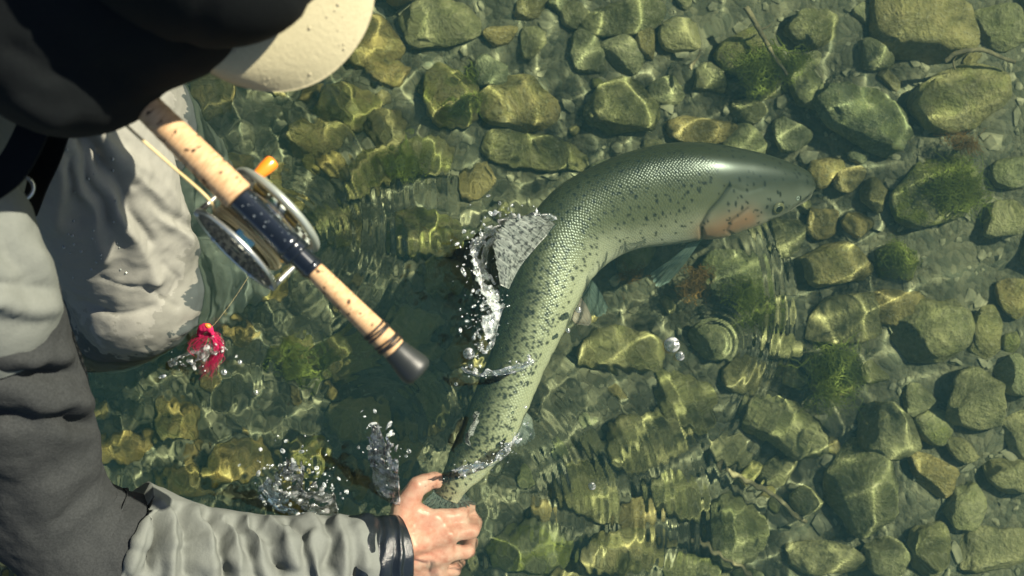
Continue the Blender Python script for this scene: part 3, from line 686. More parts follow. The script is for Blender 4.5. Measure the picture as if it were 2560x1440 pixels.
V, F = slab(hub+n_*.0235+dn*-.030+ax*.016, ax, n_, dn, .007, .003, .010); obj('frame_block', mk('frame_block', atr(V), F, OLV), reel)
hp = hub+n_*.029-ax*.034+dn*-.024
V, F = lathe(hp, n_, [(-.002, .003), (.002, .0046), (.004, .0052), (.012, .0066), (.021, .0070), (.0232, .0060), (.0242, .003)], 24); obj('handle_knob', mk('handle_knob', atr(V), F, ORG), reel)
# line leaving the reel along the rod
n_, dn = n0, d0
lp = [hub-ax*.030+n_*-.014+dn*-.018, A+ax*tpx(270)+n_*-.0175-dn*.004, A+ax*tpx(150)+n_*-.0195, A+ax*tpx(20)+n_*-.0215, A+ax*tpx(-120)+n_*-.022, A+ax*tpx(-300)+n_*-.02]
V, F = tube(lp, [.0012]*6, 80, 10); obj('fly_line', mk('fly_line', at(rr, V), F, LINE), rr)
V, F = merge([(ICO[1][0]*rng.uniform(.0004, .0011)+(A+ax*tpx(t)+(34*kz)*(math.cos(a)*n_-math.sin(a)*dn)), ICO[1][1]) for t, a in zip(rng.uniform(320, 480, 26), rng.uniform(.3, 2.6, 26))])
o = obj('water_drops', mk('water_drops', at(rr, V), F, plain('drop', (.10, .12, .14), .05, 0, 1.)), rr, kind='stuff')

# ------------------------------------------------------------------ pink fly lying on the water
PK = algae_mat('pink_feather', (.45, .008, .075), (.70, .04, .15)); ORF = plain('orange_thread', (.9, .20, .03), .5)
fl = empty('fishing_fly', tuple(P(512, 822, .012)), 'bright pink feather fly with orange head floating beside the wet knee', 'fishing fly')
V, F = tube([P(497, 838, .008), P(508, 820, .016), P(524, 822, .018), P(534, 838, .014)], [.003, .0055, .0045, .0015], 24, 14); V += (.0012*noise(V, 400, 3))[:, None]*vnormals(V, F); obj('body', mk('body', at(fl, V), F, PK), fl)
V, F = tube([P(514, 812, .021), P(520, 815, .022), P(526, 818, .020)], [.002, .003, .002], 10, 10); obj('thread_head', mk('thread_head', at(fl, V), F, ORF), fl)
g = np.random.default_rng(4); pt = []
def strand(pts, w):
    C_ = spline(pts, 12); T, U, W_ = frames(C_); ww = w*(1-np.linspace(0, .85, 12))[:, None]
    V = np.stack([C_-W_*ww, C_+U*ww*.7, C_+W_*ww], 1).reshape(-1, 3); return V, [gridfaces(12, 3, True)]
for i in range(110):
    if i < 78:
        e1 = g.normal((546, 862), (7, 10)); e2 = g.normal((540, 892), (9, 8)); e3 = g.normal((518, 922), (14, 12)); zz = g.uniform(.002, .012)
        pts = [P(*g.normal((526, 832), 4), .014), P(*e1, zz), P(*e2, zz*.8), P(*e3, .003)]
    else:
        e1 = g.normal((505, 852), (12, 6)); pts = [P(*g.normal((520, 838), 4), .014), P(*e1, .010), P(*(e1+g.normal((-12, 14), 6)), .006), P(*(e1+g.normal((10, 34), 9)), .004)]
    pt.append(strand(pts, g.uniform(.0002, .00055)))
V, F = merge(pt); obj('feather_strands', mk('feather_strands', at(fl, V), F, PK), fl, kind='stuff')
V, F = tube([P(524, 822, .016), P(545, 800, .01), P(590, 740, .004), P(640, 660, .003), P(700, 560, .05)], [.00011]*5, 40, 6); obj('leader_line', mk('leader_line', at(fl, V), F, LINE), fl)

# ------------------------------------------------------------------ the angler
def capsule(p0, p1, r0, r1, m_=20):
    p0, p1 = np.asarray(p0, float), np.asarray(p1, float); L = np.linalg.norm(p1-p0)+1e-6
    pr = [(-r0*math.cos(a), r0*math.sin(a)) for a in np.linspace(.12, 1.5, 6)]+[(L+r1*math.sin(a), r1*math.cos(a)) for a in np.linspace(.07, 1.45, 6)]
    return lathe(p0, p1-p0, pr, m_)
def blob(parts, voxel, smooth=6, fac=.6):
    """one continuous skin over overlapping rounded limbs"""
    V, F = merge(parts); me = mk('tmp', V, F); o = bpy.data.objects.new('tmp', me); COL.objects.link(o)
    r = o.modifiers.new('r', 'REMESH'); r.mode = 'VOXEL'; r.voxel_size = voxel
    if smooth: s_ = o.modifiers.new('s', 'SMOOTH'); s_.iterations = smooth; s_.factor = fac
    ev = o.evaluated_get(bpy.context.evaluated_depsgraph_get()); e = ev.to_mesh()
    V = np.empty(len(e.vertices)*3); e.vertices.foreach_get('co', V); V = V.reshape(-1, 3)
    q = np.empty(len(e.loops), np.int32); e.loops.foreach_get('vertex_index', q); F = [q.reshape(-1, 4)]
    ev.to_mesh_clear(); bpy.data.objects.remove(o); bpy.data.meshes.remove(me); return V, F
def fold(V, F, lines, proj=px, warp=9.):
    """lines = (pixel polyline, height in m (+ ridge, - valley), width px)"""
    N = vnormals(V, F); q = proj(V); w3 = np.stack([q[:, 0], q[:, 1], 0*q[:, 0]], 1); q = q+warp*np.stack([fbm(w3, 1/75., 2, 31), fbm(w3, 1/75., 2, 57)], 1); d = np.zeros(len(V)); up = np.clip(N[:, 2]*2+.8, 0, 1)
    for i_, (ln, h_, w_) in enumerate(lines): d += h_*np.exp(-(polydist(q, ln)/w_)**2)*np.clip(.75+.6*fbm(w3, 1/110., 2, 80+i_), .1, 1.3)
    return V+N*(d*up)[:, None]
def laplace(V, F, it, f=.5):
    e = np.concatenate([np.concatenate([a[:, [i, (i+1) % a.shape[1]]] for i in range(a.shape[1])]) for a in F]); n = len(V)
    cnt = np.bincount(e[:, 0], minlength=n)+np.bincount(e[:, 1], minlength=n)
    for _ in range(it):
        s_ = np.stack([np.bincount(e[:, 0], V[e[:, 1], a], n)+np.bincount(e[:, 1], V[e[:, 0], a], n) for a in range(3)], 1)
        V = V+f*(s_/np.maximum(cnt, 1)[:, None]-V)
    return V
a3 = np.array
f_ = a3((.8, -.6, 0)); zz_ = a3((0, 0, 1.)); tl = R(35); fh = math.cos(tl)*f_-math.sin(tl)*zz_; uh = math.sin(tl)*f_+math.cos(tl)*zz_; lh = np.cross(uh, fh)
HC = a3((-.225, .262, .565))
chest, pelvis, rsh, lsh = a3((-.475, .275, .40)), a3((-.64, .28, .12)), a3((-.492, .075, .40)), a3((-.36, .36, .43))
elb, wri = P(118, 1335, .17), P(972, 1378, .022)
fore = P(560, 1405, .09)
pr = empty('person', (-.5, .15, BEDZ), 'person in grey waders and grey sleeves crouching in the water, holding the fish tail', 'person')
# body with hands, one continuous mesh (skin shows at the right hand)
HZ = -.034
def hp_(u, v, z): return P(u, v, z+HZ)
Kn = [hp_(1092, 1292, .006), hp_(1122, 1332, .008), hp_(1118, 1380, .0), hp_(1096, 1424, -.010)]
Wr = [hp_(985, 1332, .004), hp_(982, 1372, .010), hp_(984, 1412, .0)]
fin_ = [[hp_(1152, 1283, -.006), hp_(1172, 1262, -.036), hp_(1142, 1244, -.054)], [hp_(1180, 1322, -.006), hp_(1190, 1298, -.040), hp_(1148, 1276, -.058)],
        [hp_(1172, 1372, -.014), hp_(1180, 1346, -.046), hp_(1138, 1322, -.060)], [hp_(1140, 1418, -.022), hp_(1150, 1392, -.050), hp_(1112, 1370, -.060)]]
cp = [capsule(a, b, ra, rb) for a, b, ra, rb in [
    (pelvis, chest, .10, .10), (rsh-zz_*.02, chest, .05, .06), (chest, lsh, .06, .055), (chest, HC-uh*.07, .06, .05), (HC-uh*.03-fh*.01, HC-uh*.005, .078, .074), (HC-uh*.085+fh*.03, HC+fh*.015, .05, .07),
    (HC+fh*.082-uh*.045, HC+fh*.078-uh*.02, .012, .009), (HC+lh*.070-uh*.03, HC+lh*.072-uh*.015, .014, .016), (HC-lh*.070-uh*.03, HC-lh*.072-uh*.015, .014, .016),
    (rsh-zz_*.02, P(-22, 740, .36), .045, .045), (P(-22, 740, .36), P(30, 960, .30), .045, .045), (P(30, 960, .30), elb, .045, .042), (elb, fore, .042, .040), (fore, wri, .040, .029), (wri, Wr[1], .029, .025), (Wr[0], Wr[2], .021, .020),
    (lsh, (-.30, .43, .30), .048, .04), ((-.30, .43, .30), A-ax*tpx(235)+a3((.0, .012, .012)), .04, .026),
    (pelvis, P(40, 150, .26), .09, .08), (P(40, 150, .26), P(235, 430, .15), .08, .065), (P(235, 430, .15), P(318, 655, .03), .065, .06), (pelvis, P(60, 60, .22), .09, .075), (P(60, 60, .22), Pw(360, 360, -.06), .075, .062), (Pw(360, 360, -.06), Pw(440, 440, -.12), .062, .055)]]
lhand = A-ax*tpx(235)
for q in range(4):                                         # left hand closed on the fore grip
    c_ = lhand+ax*(.026-.018*q); cp += [capsule(c_+a3((0, .008, .018)), c_-n_*.019+zz_*.004, .009, .008), capsule(c_-n_*.019+zz_*.004, c_-n_*.012-zz_*.016, .008, .0075)]
cp.append(capsule(lhand+a3((0, .008, .012)), lhand+n_*.020+ax*.03, .011, .008)); cp.append(capsule(lhand+ax*.026+a3((0, .008, .016)), lhand-ax*.03+a3((0, .008, .016)), .011, .011))
for i, (k_, fg) in enumerate(zip(Kn, fin_)):
    w_ = Wr[min(i, 2)] if i else Wr[0]; r0 = (.0105, .0108, .010, .0088)[i]
    cp += [capsule(w_, k_, .017, .0128), capsule(k_, fg[0], r0*1.12, r0), capsule(fg[0], fg[1], r0, r0*.9), capsule(fg[1], fg[2], r0*.9, r0*.78)]
for i in range(3): cp.append(capsule(Kn[i], Kn[i+1], .011, .010))
Th = [hp_(1000, 1338, .004), hp_(1012, 1268, .012), hp_(1044, 1212, .018), hp_(1088, 1196, .006), hp_(1116, 1210, -.008)]
for (a, b, ra, rb) in ((Th[0], Th[1], .021, .0165), (Th[1], Th[2], .0165, .0125), (Th[2], Th[3], .0125, .0110), (Th[3], Th[4], .0110, .0085), (Th[1], Kn[0], .014, .010)): cp.append(capsule(a, b, ra, rb))
V, F = blob(cp, .003, 5, .5)
V = fold(V, F, [([(1092, 1292), (1100, 1300)], .0016, 12), ([(1122, 1332), (1130, 1336)], .0018, 12), ([(1118, 1380), (1124, 1382)], .0016, 12), ([(1030, 1300), (1090, 1350)], -.001, 14), ([(1020, 1340), (1100, 1334)], .0012, 6), ([(1020, 1370), (1100, 1378)], .0010, 6), ([(1056, 1200), (1066, 1222)], -.0008, 4), ([(1072, 1196), (1080, 1214)], -.0007, 4)], warp=0.)
m = M('skin'); n1 = m.noise(70, 4, .6, m.coord()); n2 = m.noise(900, 2, .5, m.coord())
c = m.ramp(n1, [(.3, (.72, .26, .20)), (.5, (.86, .40, .32)), (.7, (.93, .54, .45))])
m.p(Base_Color=c, Roughness=.3, Subsurface_Weight=.0, Specular_IOR_Level=.5); m.bump(m.math('ADD', n2, m.math('MULTIPLY', n1, 2.)), .25, .0012); SKINM = m.m
obj('body', mk('body', at(pr, V), F, SKINM), pr, wet=True)
# thumb nail
tn = Th[3]*.35+Th[4]*.65; V, F = ICO[3][0]*1., ICO[3][1]; dd = norm(Th[4]-Th[3]); sd_ = norm(np.cross(zz_, dd)); nm = np.cross(dd, sd_)
obj('thumb_nail', mk('thumb_nail', at(pr, tn+nm*.0085+V[:, :1]*dd*.0068+V[:, 1:2]*sd_*.0052+V[:, 2:]*nm*.0018), F, plain('nail', (.80, .50, .40), .25)), pr, wet=True)

# fabrics
def fabric(name, a, b, weave=900, bump=.25, rough=.85, heather=0.):
    m = M(name); co = m.coord(); n1 = m.noise(16, 4, .6, co); n2 = m.noise(weave, 2, .6, co); n3 = m.noise(260, 3, .7, co)
    c = m.mix(m.math('MULTIPLY_ADD', n3, .6, m.math('MULTIPLY_ADD', n1, .8, -.2)), a, b)
    if heather: c = m.mix(m.ramp(n2, [(.4, heather), (.6, 0.)]), c, tuple(x*.35 for x in a))
    m.p(Base_Color=c, Roughness=rough, Specular_IOR_Level=.15, Sheen_Weight=0.); m.bump(m.math('ADD', m.math('MULTIPLY', n2, .25), m.math('ADD', n3, m.math('MULTIPLY', n1, 2.))), bump, .002); return m
LIGHT = fabric('light_grey_cloth', (.105, .116, .107), (.15, .16, .146)).m
HEATH = fabric('heather_cloth_shaded', (.018, .021, .022), (.042, .045, .046), 500, .35, .9, .3).m  # heather cloth, darkened further with the upper arm's shade in its colour
BLACKC = fabric('black_cloth', (.0025, .0035, .004), (.005, .007, .008), 700, .2, .9).m
CUFFM = plain('wet_black_cuff', (.006, .009, .012), .24, 0, .3, (60, .25, .004))
# waders: pale cloth, soaked dark below a ragged tide line
m = fabric('wader_cloth', (.20, .20, .175), (.25, .248, .218), 1100, .12, .7); co = m.n('NewGeometry').outputs['Position']; base = m.b.inputs['Base Color'].links[0].from_socket
s3 = m.n('SeparateXYZ', i_0=co); drip = m.noise(1., 4, .55, m.n('Mapping', i_Vector=co, i_Scale=(55, 55, 9)).outputs[0]); blot = m.noise(28, 4, .6, co)
lev = m.math('ADD', s3.outputs[2], m.math('MULTIPLY_ADD', drip, .13, m.math('MULTIPLY', blot, .05)))
wetm = m.ramp(m.math('MULTIPLY', lev, 4.), [(.62, 1.), (.635, 0.)]); wet2 = m.ramp(m.math('MULTIPLY', lev, 4.), [(.46, 1.), (.475, 0.)])
c = m.mix(m.math('MULTIPLY', wetm, .34), base, (.07, .074, .06)); wet2 = m.math('MULTIPLY', wet2, m.ramp(m.math('MULTIPLY_ADD', s3.outputs[2], 20., .5), [(.3, .25), (.5, 1.)])); c = m.mix(m.math('MULTIPLY', wet2, .8), c, (.022, .036, .040)); m.p(Base_Color=c)
m.p(Roughness=m.math('MULTIPLY_ADD', wetm, -.25, .7)); WADER = m.m
knee = P(318, 655, .030); kn2 = P(345, 735, .010)
V, F = blob([capsule(*q) for q in [(P(40, 150, .26), P(235, 430, .15), .105, .088), (P(235, 430, .15), knee, .088, .083), (knee, kn2, .083, .078), (kn2, P(300, 800, -.05), .078, .07),
    (kn2, Pw(470, 720, -.16), .080, .066), (Pw(470, 720, -.16), Pw(560, 690, -.24), .070, .055), (Pw(560, 690, -.24), Pw(640, 650, -.255), .05, .04), (knee+a3((.0, -.02, -.02)), Pw(200, 800, -.12), .075, .07),
    (P(60, 60, .22), Pw(360, 360, -.06), .10, .085), (Pw(360, 360, -.06), Pw(440, 440, -.12), .085, .078), (Pw(440, 440, -.12), Pw(480, 520, -.24), .07, .06), (pelvis, P(40, 150, .26), .13, .11), (pelvis+a3((0, .08, 0)), P(60, 60, .22), .12, .1)]], .0034, 10, .6)
V = fold(V, F, [([(212, 325), (245, 400), (300, 520), (356, 640), (380, 700)], 0.0101, 19), ([(236, 322), (320, 420), (420, 540), (492, 625)], 0.0109, 21), ([(216, 352), (285, 452), (338, 552), (372, 610)], -0.0116, 16), ([(334, 458), (400, 520), (470, 575)], -0.0101, 15),
    ([(180, 350), (200, 450), (240, 560), (262, 640)], 0.0072, 18), ([(196, 352), (226, 452), (268, 548)], -0.0072, 13), ([(310, 380), (400, 450), (470, 540)], 0.0058, 12), ([(150, 380), (160, 470), (150, 560)], 0.0087, 20), ([(172, 380), (186, 470), (196, 560)], -0.0058, 12),
    ([(250, 690), (350, 720), (440, 765)], -0.0023, 5), ([(200, 760), (300, 790), (380, 770)], -0.0029, 7), ([(400, 660), (440, 700), (420, 740)], -0.0023, 6), ([(430, 845), (470, 825), (500, 812)], 0.0058, 9)])
N = vnormals(V, F); V = V+N*(.0022*fbm(V, 16, 4, 2)+.0010*fbm(V, 55, 3, 6))[:, None]; V = laplace(V, F, 1, .4)
wa = obj('waders', mk('waders', at(pr, V), F, WADER), pr, wet=True)
N = vnormals(V, F); q = px(V); ok = np.where((q[:, 0] > 150) & (q[:, 0] < 330) & (q[:, 1] > 350) & (q[:, 1] < 700) & (N[:, 2] > .5) & (V[:, 2] > .05))[0]
dr = []; g = np.random.default_rng(8)
for i in g.choice(ok, 34):
    s_ = g.uniform(.0006, .0021); dr.append((V[i]+ICO[2][0]*s_*a3((1, 1.35, .8)), ICO[2][1]))
Vd, Fd = merge(dr); DROP = plain('water_bead', (.20, .22, .2), .03, 0, 1.); obj('water_drops', mk('water_drops', at(pr, Vd), Fd, DROP), wa, kind='stuff')
# straps and buckle of the waders
def strap(pts, w, t, mat, name, parent):
    C_ = spline(pts, 40); T, U, W_ = frames(C_); a = [(-w, -t), (w, -t), (w, t), (-w, t)]
    V = np.stack([C_+W_*x+U*y for x, y in a], 1).reshape(-1, 3); F = [gridfaces(40, 4), a3([[3, 2, 1, 0]]), a3([[156, 157, 158, 159]])]
    return obj(name, mk(name, at(pr, V), F, mat, smooth=False), parent)
strap([P(150, 300, .36), P(122, 385, .345), P(92, 450, .33), P(66, 520, .30)], .012, .0014, BLACKC, 'wader_strap', wa)
strap([P(96, 290, .46), P(60, 370, .455), P(20, 430, .45), P(-50, 480, .44)], .013, .0014, BLACKC, 'wader_strap', wa)
V, F = torus(P(52, 470, .40), (.2, .1, 1), .010, .0017, 32, 10); obj('buckle_ring', mk('buckle_ring', at(pr, V), F, SIL), wa)

# jacket: dark upper body, grey sleeve in three pieces, wet cuff
V, F = blob([capsule(*q) for q in [(pelvis+a3((-.02, .0, .02)), chest, .14, .13), (P(110, 0, .50), P(345, -60, .515), .088, .084), (P(165, 96, .50), P(0, -10, .49), .078, .082), (P(0, -10, .49), chest, .085, .11), (lsh, (-.30, .43, .30), .068, .056), ((-.30, .43, .30), A-ax*tpx(250)+a3((-.03, .035, .035)), .056, .042), (chest, lsh, .13, .075)]], .005, 14, .6)
V = fold(V, F, [([(0, 200), (120, 300), (220, 290)], .006, 26), ([(40, 130), (200, 220), (330, 200)], -.006, 26)]); V += vnormals(V, F)*(.003*fbm(V, 14, 3, 5))[:, None]
jk = obj('jacket', mk('jacket', at(pr, V), F, BLACKC), pr)
V, F = blob([capsule(rsh+a3((0, .0, .0)), chest+a3((.0, -.06, .0)), .066, .07), capsule(chest+a3((0, -.07, 0)), P(-30, 330, .40), .07, .036)], .005, 10); V += vnormals(V, F)*(.003*fbm(V, 16, 3, 5))[:, None]
obj('shoulder_yoke', mk('shoulder_yoke', at(pr, V), F, LIGHT), jk)
def sleeve(name, pts, rad, folds, mat, n, m_, amp=.002, lip=0., proj=px, seed=1, flat=1.):
    V, F = tube(pts, rad, n, m_, flat=flat)
    if lip:
        for q in range(7): V[q*m_:(q+1)*m_] += (V[q*m_:(q+1)*m_]-V[q*m_:(q+1)*m_].mean(0))*lip*math.exp(-((q-2)/2.)**2)
    N = vnormals(V, F)
    if np.mean(np.sum(N[:n*m_]*(V[:n*m_]-np.repeat(V[:n*m_].reshape(n, m_, 3).mean(1), m_, 0)), 1)) < 0: F = [f[:, ::-1] for f in F]
    V = fold(V, F, folds, proj); V += vnormals(V, F)*(amp*fbm(V, 18, 4, seed))[:, None]
    return obj(name, mk(name, at(pr, V), F, mat), jk, wet=True)
z6 = lambda L: [(x/2.327, 940+y/2.327) for x, y in L]
sleeve('shoulder_panel', [P(-190, 455, .42), P(-140, 540, .42), P(-104, 640, .405), P(-58, 740, .375), P(-44, 800, .35)], [.05, .064, .066, .066, .067],
       [([(60, 520), (90, 640), (130, 740)], .005, 22), ([(-40, 745), (60, 770), (150, 768)], .009, 20), ([(-40, 715), (60, 725), (140, 715)], -.005, 14), ([(10, 540), (25, 640), (60, 700)], -.006, 18)], LIGHT, 90, 90, .003, seed=3)
sleeve('upper_sleeve', [P(-22, 740, .37), P(-2, 860, .335), P(30, 960, .30), P(70, 1090, .25), P(100, 1200, .215), P(150, 1300, .185), P(230, 1360, .165), P(330, 1385, .15)], [.056, .061, .064, .063, .064, .066, .067, .064],
       [([(-30, 880), (60, 905), (170, 880)], .010, 26), ([(-30, 935), (60, 950), (180, 935)], -.009, 18), ([(-40, 985), (60, 1000), (150, 1012), (236, 1004)], .014, 24), ([(-40, 1048), (80, 1058), (220, 1044)], -.014, 22),
        ([(-20, 1110), (90, 1120), (240, 1090)], .004, 26), ([(180, 1330), (240, 1270), (300, 1225)], .004, 24), ([(150, 1300), (215, 1240), (285, 1190)], -.003, 22), ([(40, 1300), (120, 1240), (200, 1180)], .004, 24)], HEATH, 150, 110, .004, seed=5)
RID = [[(720,630),(830,720),(850,850),(760,1100)], [(940,740),(1000,850),(1010,1000),(1000,1160)], [(1130,790),(1200,900),(1215,1160)], [(1290,830),(1380,950),(1400,1160)], [(1420,850),(1500,950),(1560,1160)], [(1560,840),(1650,900),(1700,1100)], [(1800,800),(1850,900),(1790,1000),(1860,1160)], [(1950,860),(2010,1000),(2000,1160)], [(2090,880),(2130,1080)]]
VAL = [[(860,690),(930,790),(945,940),(880,1120)], [(1050,770),(1120,880),(1110,1010),(1100,1160)], [(1215,810),(1290,920),(1305,1160)], [(1350,840),(1440,950),(1480,1160)], [(1490,850),(1570,920),(1630,1140)], [(1680,830),(1760,930),(1760,1060),(1790,1160)], [(1880,830),(1930,930),(1920,1080)], [(2050,870),(2080,1010),(2070,1160)]]
g = np.random.default_rng(2)
fl_ = [(z6(l), .0105*g.uniform(.5, 1.4), g.uniform(14, 22)) for l in RID]+[(z6(l), -.0150*g.uniform(.5, 1.4), g.uniform(11, 18)) for l in VAL]
fl_ += [(z6([(740, 1000), (900, 1060), (1090, 1020)]), -.006, 16), (z6([(1180, 1100), (1330, 1060), (1420, 1090)]), .007, 18), (z6([(1440, 1010), (1560, 1050), (1640, 1130)]), -.008, 14), (z6([(1700, 880), (1800, 940), (1960, 960)]), .006, 12)]
fl_ += [(z6([(1280, 830), (1380, 860), (1460, 880)]), -.006, 12), (z6([(1010, 980), (1180, 960), (1290, 1010)]), .003, 14), (z6([(1600, 960), (1700, 980), (1790, 960)]), .004, 12)]
sleeve('forearm_sleeve', [P(305, 1352, .155), P(400, 1384, .135), P(520, 1400, .11), P(650, 1404, .088), P(790, 1400, .062), P(880, 1392, .045), P(925, 1386, .036)], [.0685, .065, .059, .055, .053, .049, .045], fl_, LIGHT, 240, 150, .0022, lip=0., seed=7)
sleeve('cuff', [P(860, 1394, .047), P(900, 1389, .038), P(940, 1384, .029), P(985, 1378, .020), P(1003, 1375, .016)], [.046, .0475, .0465, .0445, .043],
       [([(985, 1260), (1006, 1340), (1004, 1440)], .0022, 6), ([(968, 1256), (990, 1340), (988, 1440)], -.0015, 4), ([(910, 1270), (930, 1340), (905, 1440)], .004, 12), ([(940, 1262), (958, 1340), (945, 1440)], -.004, 10), ([(880, 1300), (930, 1290), (980, 1290)], .003, 10)], CUFFM, 90, 90, .002, seed=9)

# cap
CAPM = BLACKC; BRIM = fabric('brim_cloth', (.30, .275, .175), (.38, .35, .235), 800, .4, .8).m
n, k = 60, 28; al = np.linspace(0, 2*np.pi, n, endpoint=False); be = np.linspace(-.22, np.pi/2-.02, k)
V = HC+uh*-.005+(np.cos(be)[:, None, None]*(np.cos(al)[None, :, None]*fh*.104+np.sin(al)[None, :, None]*lh*.088)+np.sign(np.sin(be))[:, None, None]*(np.abs(np.sin(be))[:, None, None]**.8)*uh*.100)
seam = np.abs((al/(np.pi/3)) % 1-.5)*2; V = V-norm(V-HC)*(.0022*np.exp(-((1-seam)/.05)**2))[None, :, None]
V = V.reshape(-1, 3); F = [gridfaces(k, n)]; V = np.vstack([V, HC+uh*.095]); F.append(np.stack([np.full(n, len(V)-1), (k-1)*n+np.arange(n), (k-1)*n+(np.arange(n)+1) % n], 1))
cap = obj('cap', mk('cap', at(pr, V), F, CAPM), pr, label='black crown of the cap worn over the head')
V, F = lathe(HC+uh*.093, uh, [(-.002, .004), (0, .008), (.003, .007), (.0045, .003)], 20); obj('cap_button', mk('cap_button', at(pr, V), F, CAPM), cap)
n, k = 70, 26; t = np.linspace(-1, 1, n); w_ = np.linspace(0, 1, k)
base_ = HC+fh*(.094-.020*t**2)[:, None]+lh*(.083*t)[:, None]-uh*.012; ln = .066*np.clip(1-np.abs(t)**2.6, 0, 1)**.55
G = base_[:, None]+fh*(ln[:, None]*w_[None, :])[..., None]+lh*((.010*t)[:, None]*w_[None, :]*(1-np.abs(t)[:, None]**4))[..., None]-uh*((.030*t**2)[:, None]*(.35+.65*w_)[None, :]-.004*np.sin(np.pi*w_)[None, :])[..., None]
th_ = .0016; m_ = n*k; V = np.concatenate([(G+uh*th_).reshape(-1, 3), (G-uh*th_).reshape(-1, 3)]); f = gridfaces(n, k, False)
ring = np.concatenate([np.arange(n)*k, (n-1)*k+np.arange(1, k), np.arange(n-2, -1, -1)*k+k-1, np.arange(k-2, 0, -1)]); r2 = np.roll(ring, -1)
F = [f, f[:, ::-1]+m_, np.stack([ring, ring+m_, r2+m_, r2], 1)]
br = obj('brim', mk('brim', at(pr, V), F, BRIM), cap, label='pale khaki brim with water drops')
dr = []
for i in range(26):
    a, b = g.integers(6, n-6), g.integers(2, k-2); s_ = .0005+.0014*g.random()**2; dr.append((G[a, b]+uh*.0018+ICO[1][0]*s_*a3((1, 1, .6)), ICO[1][1]))
Vd, Fd = merge(dr); obj('water_drops', mk('water_drops', at(pr, Vd), Fd, plain('brim_bead', (.34, .31, .21), .05, 0, 1.)), br, kind='stuff')
V, F = blob([capsule(HC-uh*.10-fh*.02, HC-uh*.035-fh*.012, .075, .090), capsule(HC-uh*.09+fh*.02, HC-uh*.045+fh*.03, .055, .06)], .004, 10); V += vnormals(V, F)*(.002*fbm(V, 30, 3, 4))[:, None]
obj('neck_gaiter', mk('neck_gaiter', at(pr, V), F, BLACKC), pr)

# ------------------------------------------------------------------ weed and twigs on the bed
def tuft(u, v, ru, rv, n, L, mat, lab, grp=None, ang=None):
    """soft mat of fine filaments lying over the stones, combed by the current"""
    c = Pw(u, v, BEDZ+.02); r = empty('algae_tuft', tuple(c), lab, 'algae', grp); g = np.random.default_rng(int(u*7+v)); pt = []; k = (CAMH+.2)*S
    hd = g.uniform(0, 6.28) if ang is None else R(ang); cl = [(g.normal(0, ru*k*.42), g.normal(0, rv*k*.42), g.normal(hd, .6)) for _ in range(max(4, n//14))]
    for i in range(int(n*2.2)):
        cx, cy, ca = cl[g.integers(len(cl))]; p = a3([cx+g.normal(0, .006), cy+g.normal(0, .006), g.uniform(.02, .045)]); a = g.normal(ca, .45); l = L*g.uniform(.3, .85); d = a3([math.cos(a), math.sin(a), 0])
        sw = g.normal(0, .55, 3)*l; s2 = a3([-d[1], d[0], 0])
        pt.append(strand([p, p+d*l*.35+s2*sw[0]*.5+zz_*l*g.uniform(0, .15), p+d*l*.65+s2*sw[1]*.7+zz_*l*g.uniform(-.1, .2), p+d*l*.9+s2*sw[2]*.8+zz_*l*g.uniform(-.3, .1)], g.uniform(.0003, .0009)))
    V, F = merge(pt); obj('fronds', mk('fronds', V, F, mat), r, kind='stuff', wet=True)
    V, F = ICO[2]; obj('holdfast', mk('holdfast', V*a3((.006, .006, .004)), F, mat), r, wet=True)
tuft(1890, 165, 50, 60, 170, .05, ALGAE, 'dark green algae trailing over a stone under the slanting twig', ang=-60)
tuft(1978, 165, 46, 40, 90, .035, ALGAE, 'loose olive algae cloud right of the slanting twig')
tuft(2065, 900, 70, 80, 260, .06, ALGAE, 'large dark green algae clump beside the ripple train', ang=-80)
tuft(2345, 490, 90, 70, 240, .04, ALGAE, 'yellow green algae spread over the wide mossy stone')
tuft(1850, 770, 40, 70, 130, .045, ALGAE, 'thin green algae strands inside the ripple rings', ang=80)
tuft(2240, 650, 40, 36, 90, .03, ALGAE, 'short algae fringe on the yellow green cobble')
tuft(1735, 700, 30, 36, 110, .03, ALGAEB, 'orange brown weed below the belly of the trout')
tuft(1560, 695, 26, 12, 50, .02, ALGAEB, 'small tan weed scrap in the shade under the trout')
tuft(2400, 375, 42, 26, 80, .025, ALGAEB, 'rusty weed below the long boulder')
tuft(1010, 430, 60, 40, 120, .04, ALGAE, 'yellow green weed left of the long low slab')
tuft(770, 900, 50, 60, 130, .04, ALGAE, 'bright moss green weed below the rod butt')
tuft(1150, 250, 50, 50, 90, .025, ALGAE, 'short green weed on the round mossy stone')
def stick(pts, r, lab, br=None):
    P_ = [Pw(*p) for p in pts]; rt = empty('twig', tuple(P_[0]), lab, 'twig')
    V, F = tube(P_, list(np.linspace(r, r*.55, len(P_))), 50, 10); V += vnormals(V, F)*(.0009*fbm(V, 120, 3, 2))[:, None]; o = obj('stem', mk('stem', at(rt, V), F, BARK), rt, wet=True)
    for b in br or []:
        V, F = tube([Pw(*p) for p in b], list(np.linspace(r*.5, r*.25, len(b))), 24, 8); obj('side_shoot', mk('side_shoot', at(rt, V), F, BARK), rt, wet=True)
zb = BEDZ+.062
stick([(1862, 20, zb), (1895, 75, zb), (1930, 130, zb), (1968, 190, zb+.005)], .0046, 'slanting brown twig between the top stones and algae', [[(1895, 75, zb), (1915, 70, zb), (1930, 60, zb)]])
stick([(1800, 1165, zb-.02), (1870, 1200, zb-.015), (1940, 1250, zb-.015), (2018, 1312, zb-.03)], .005, 'long twig lying between the tilted block and the squarish stone')
stick([(2360, 150, zb), (2400, 128, zb+.01), (2460, 132, zb+.01), (2540, 158, zb)], .0045, 'curved root between the two largest boulders', [[(2400, 128, zb+.01), (2385, 150, zb), (2390, 175, zb-.01)]])
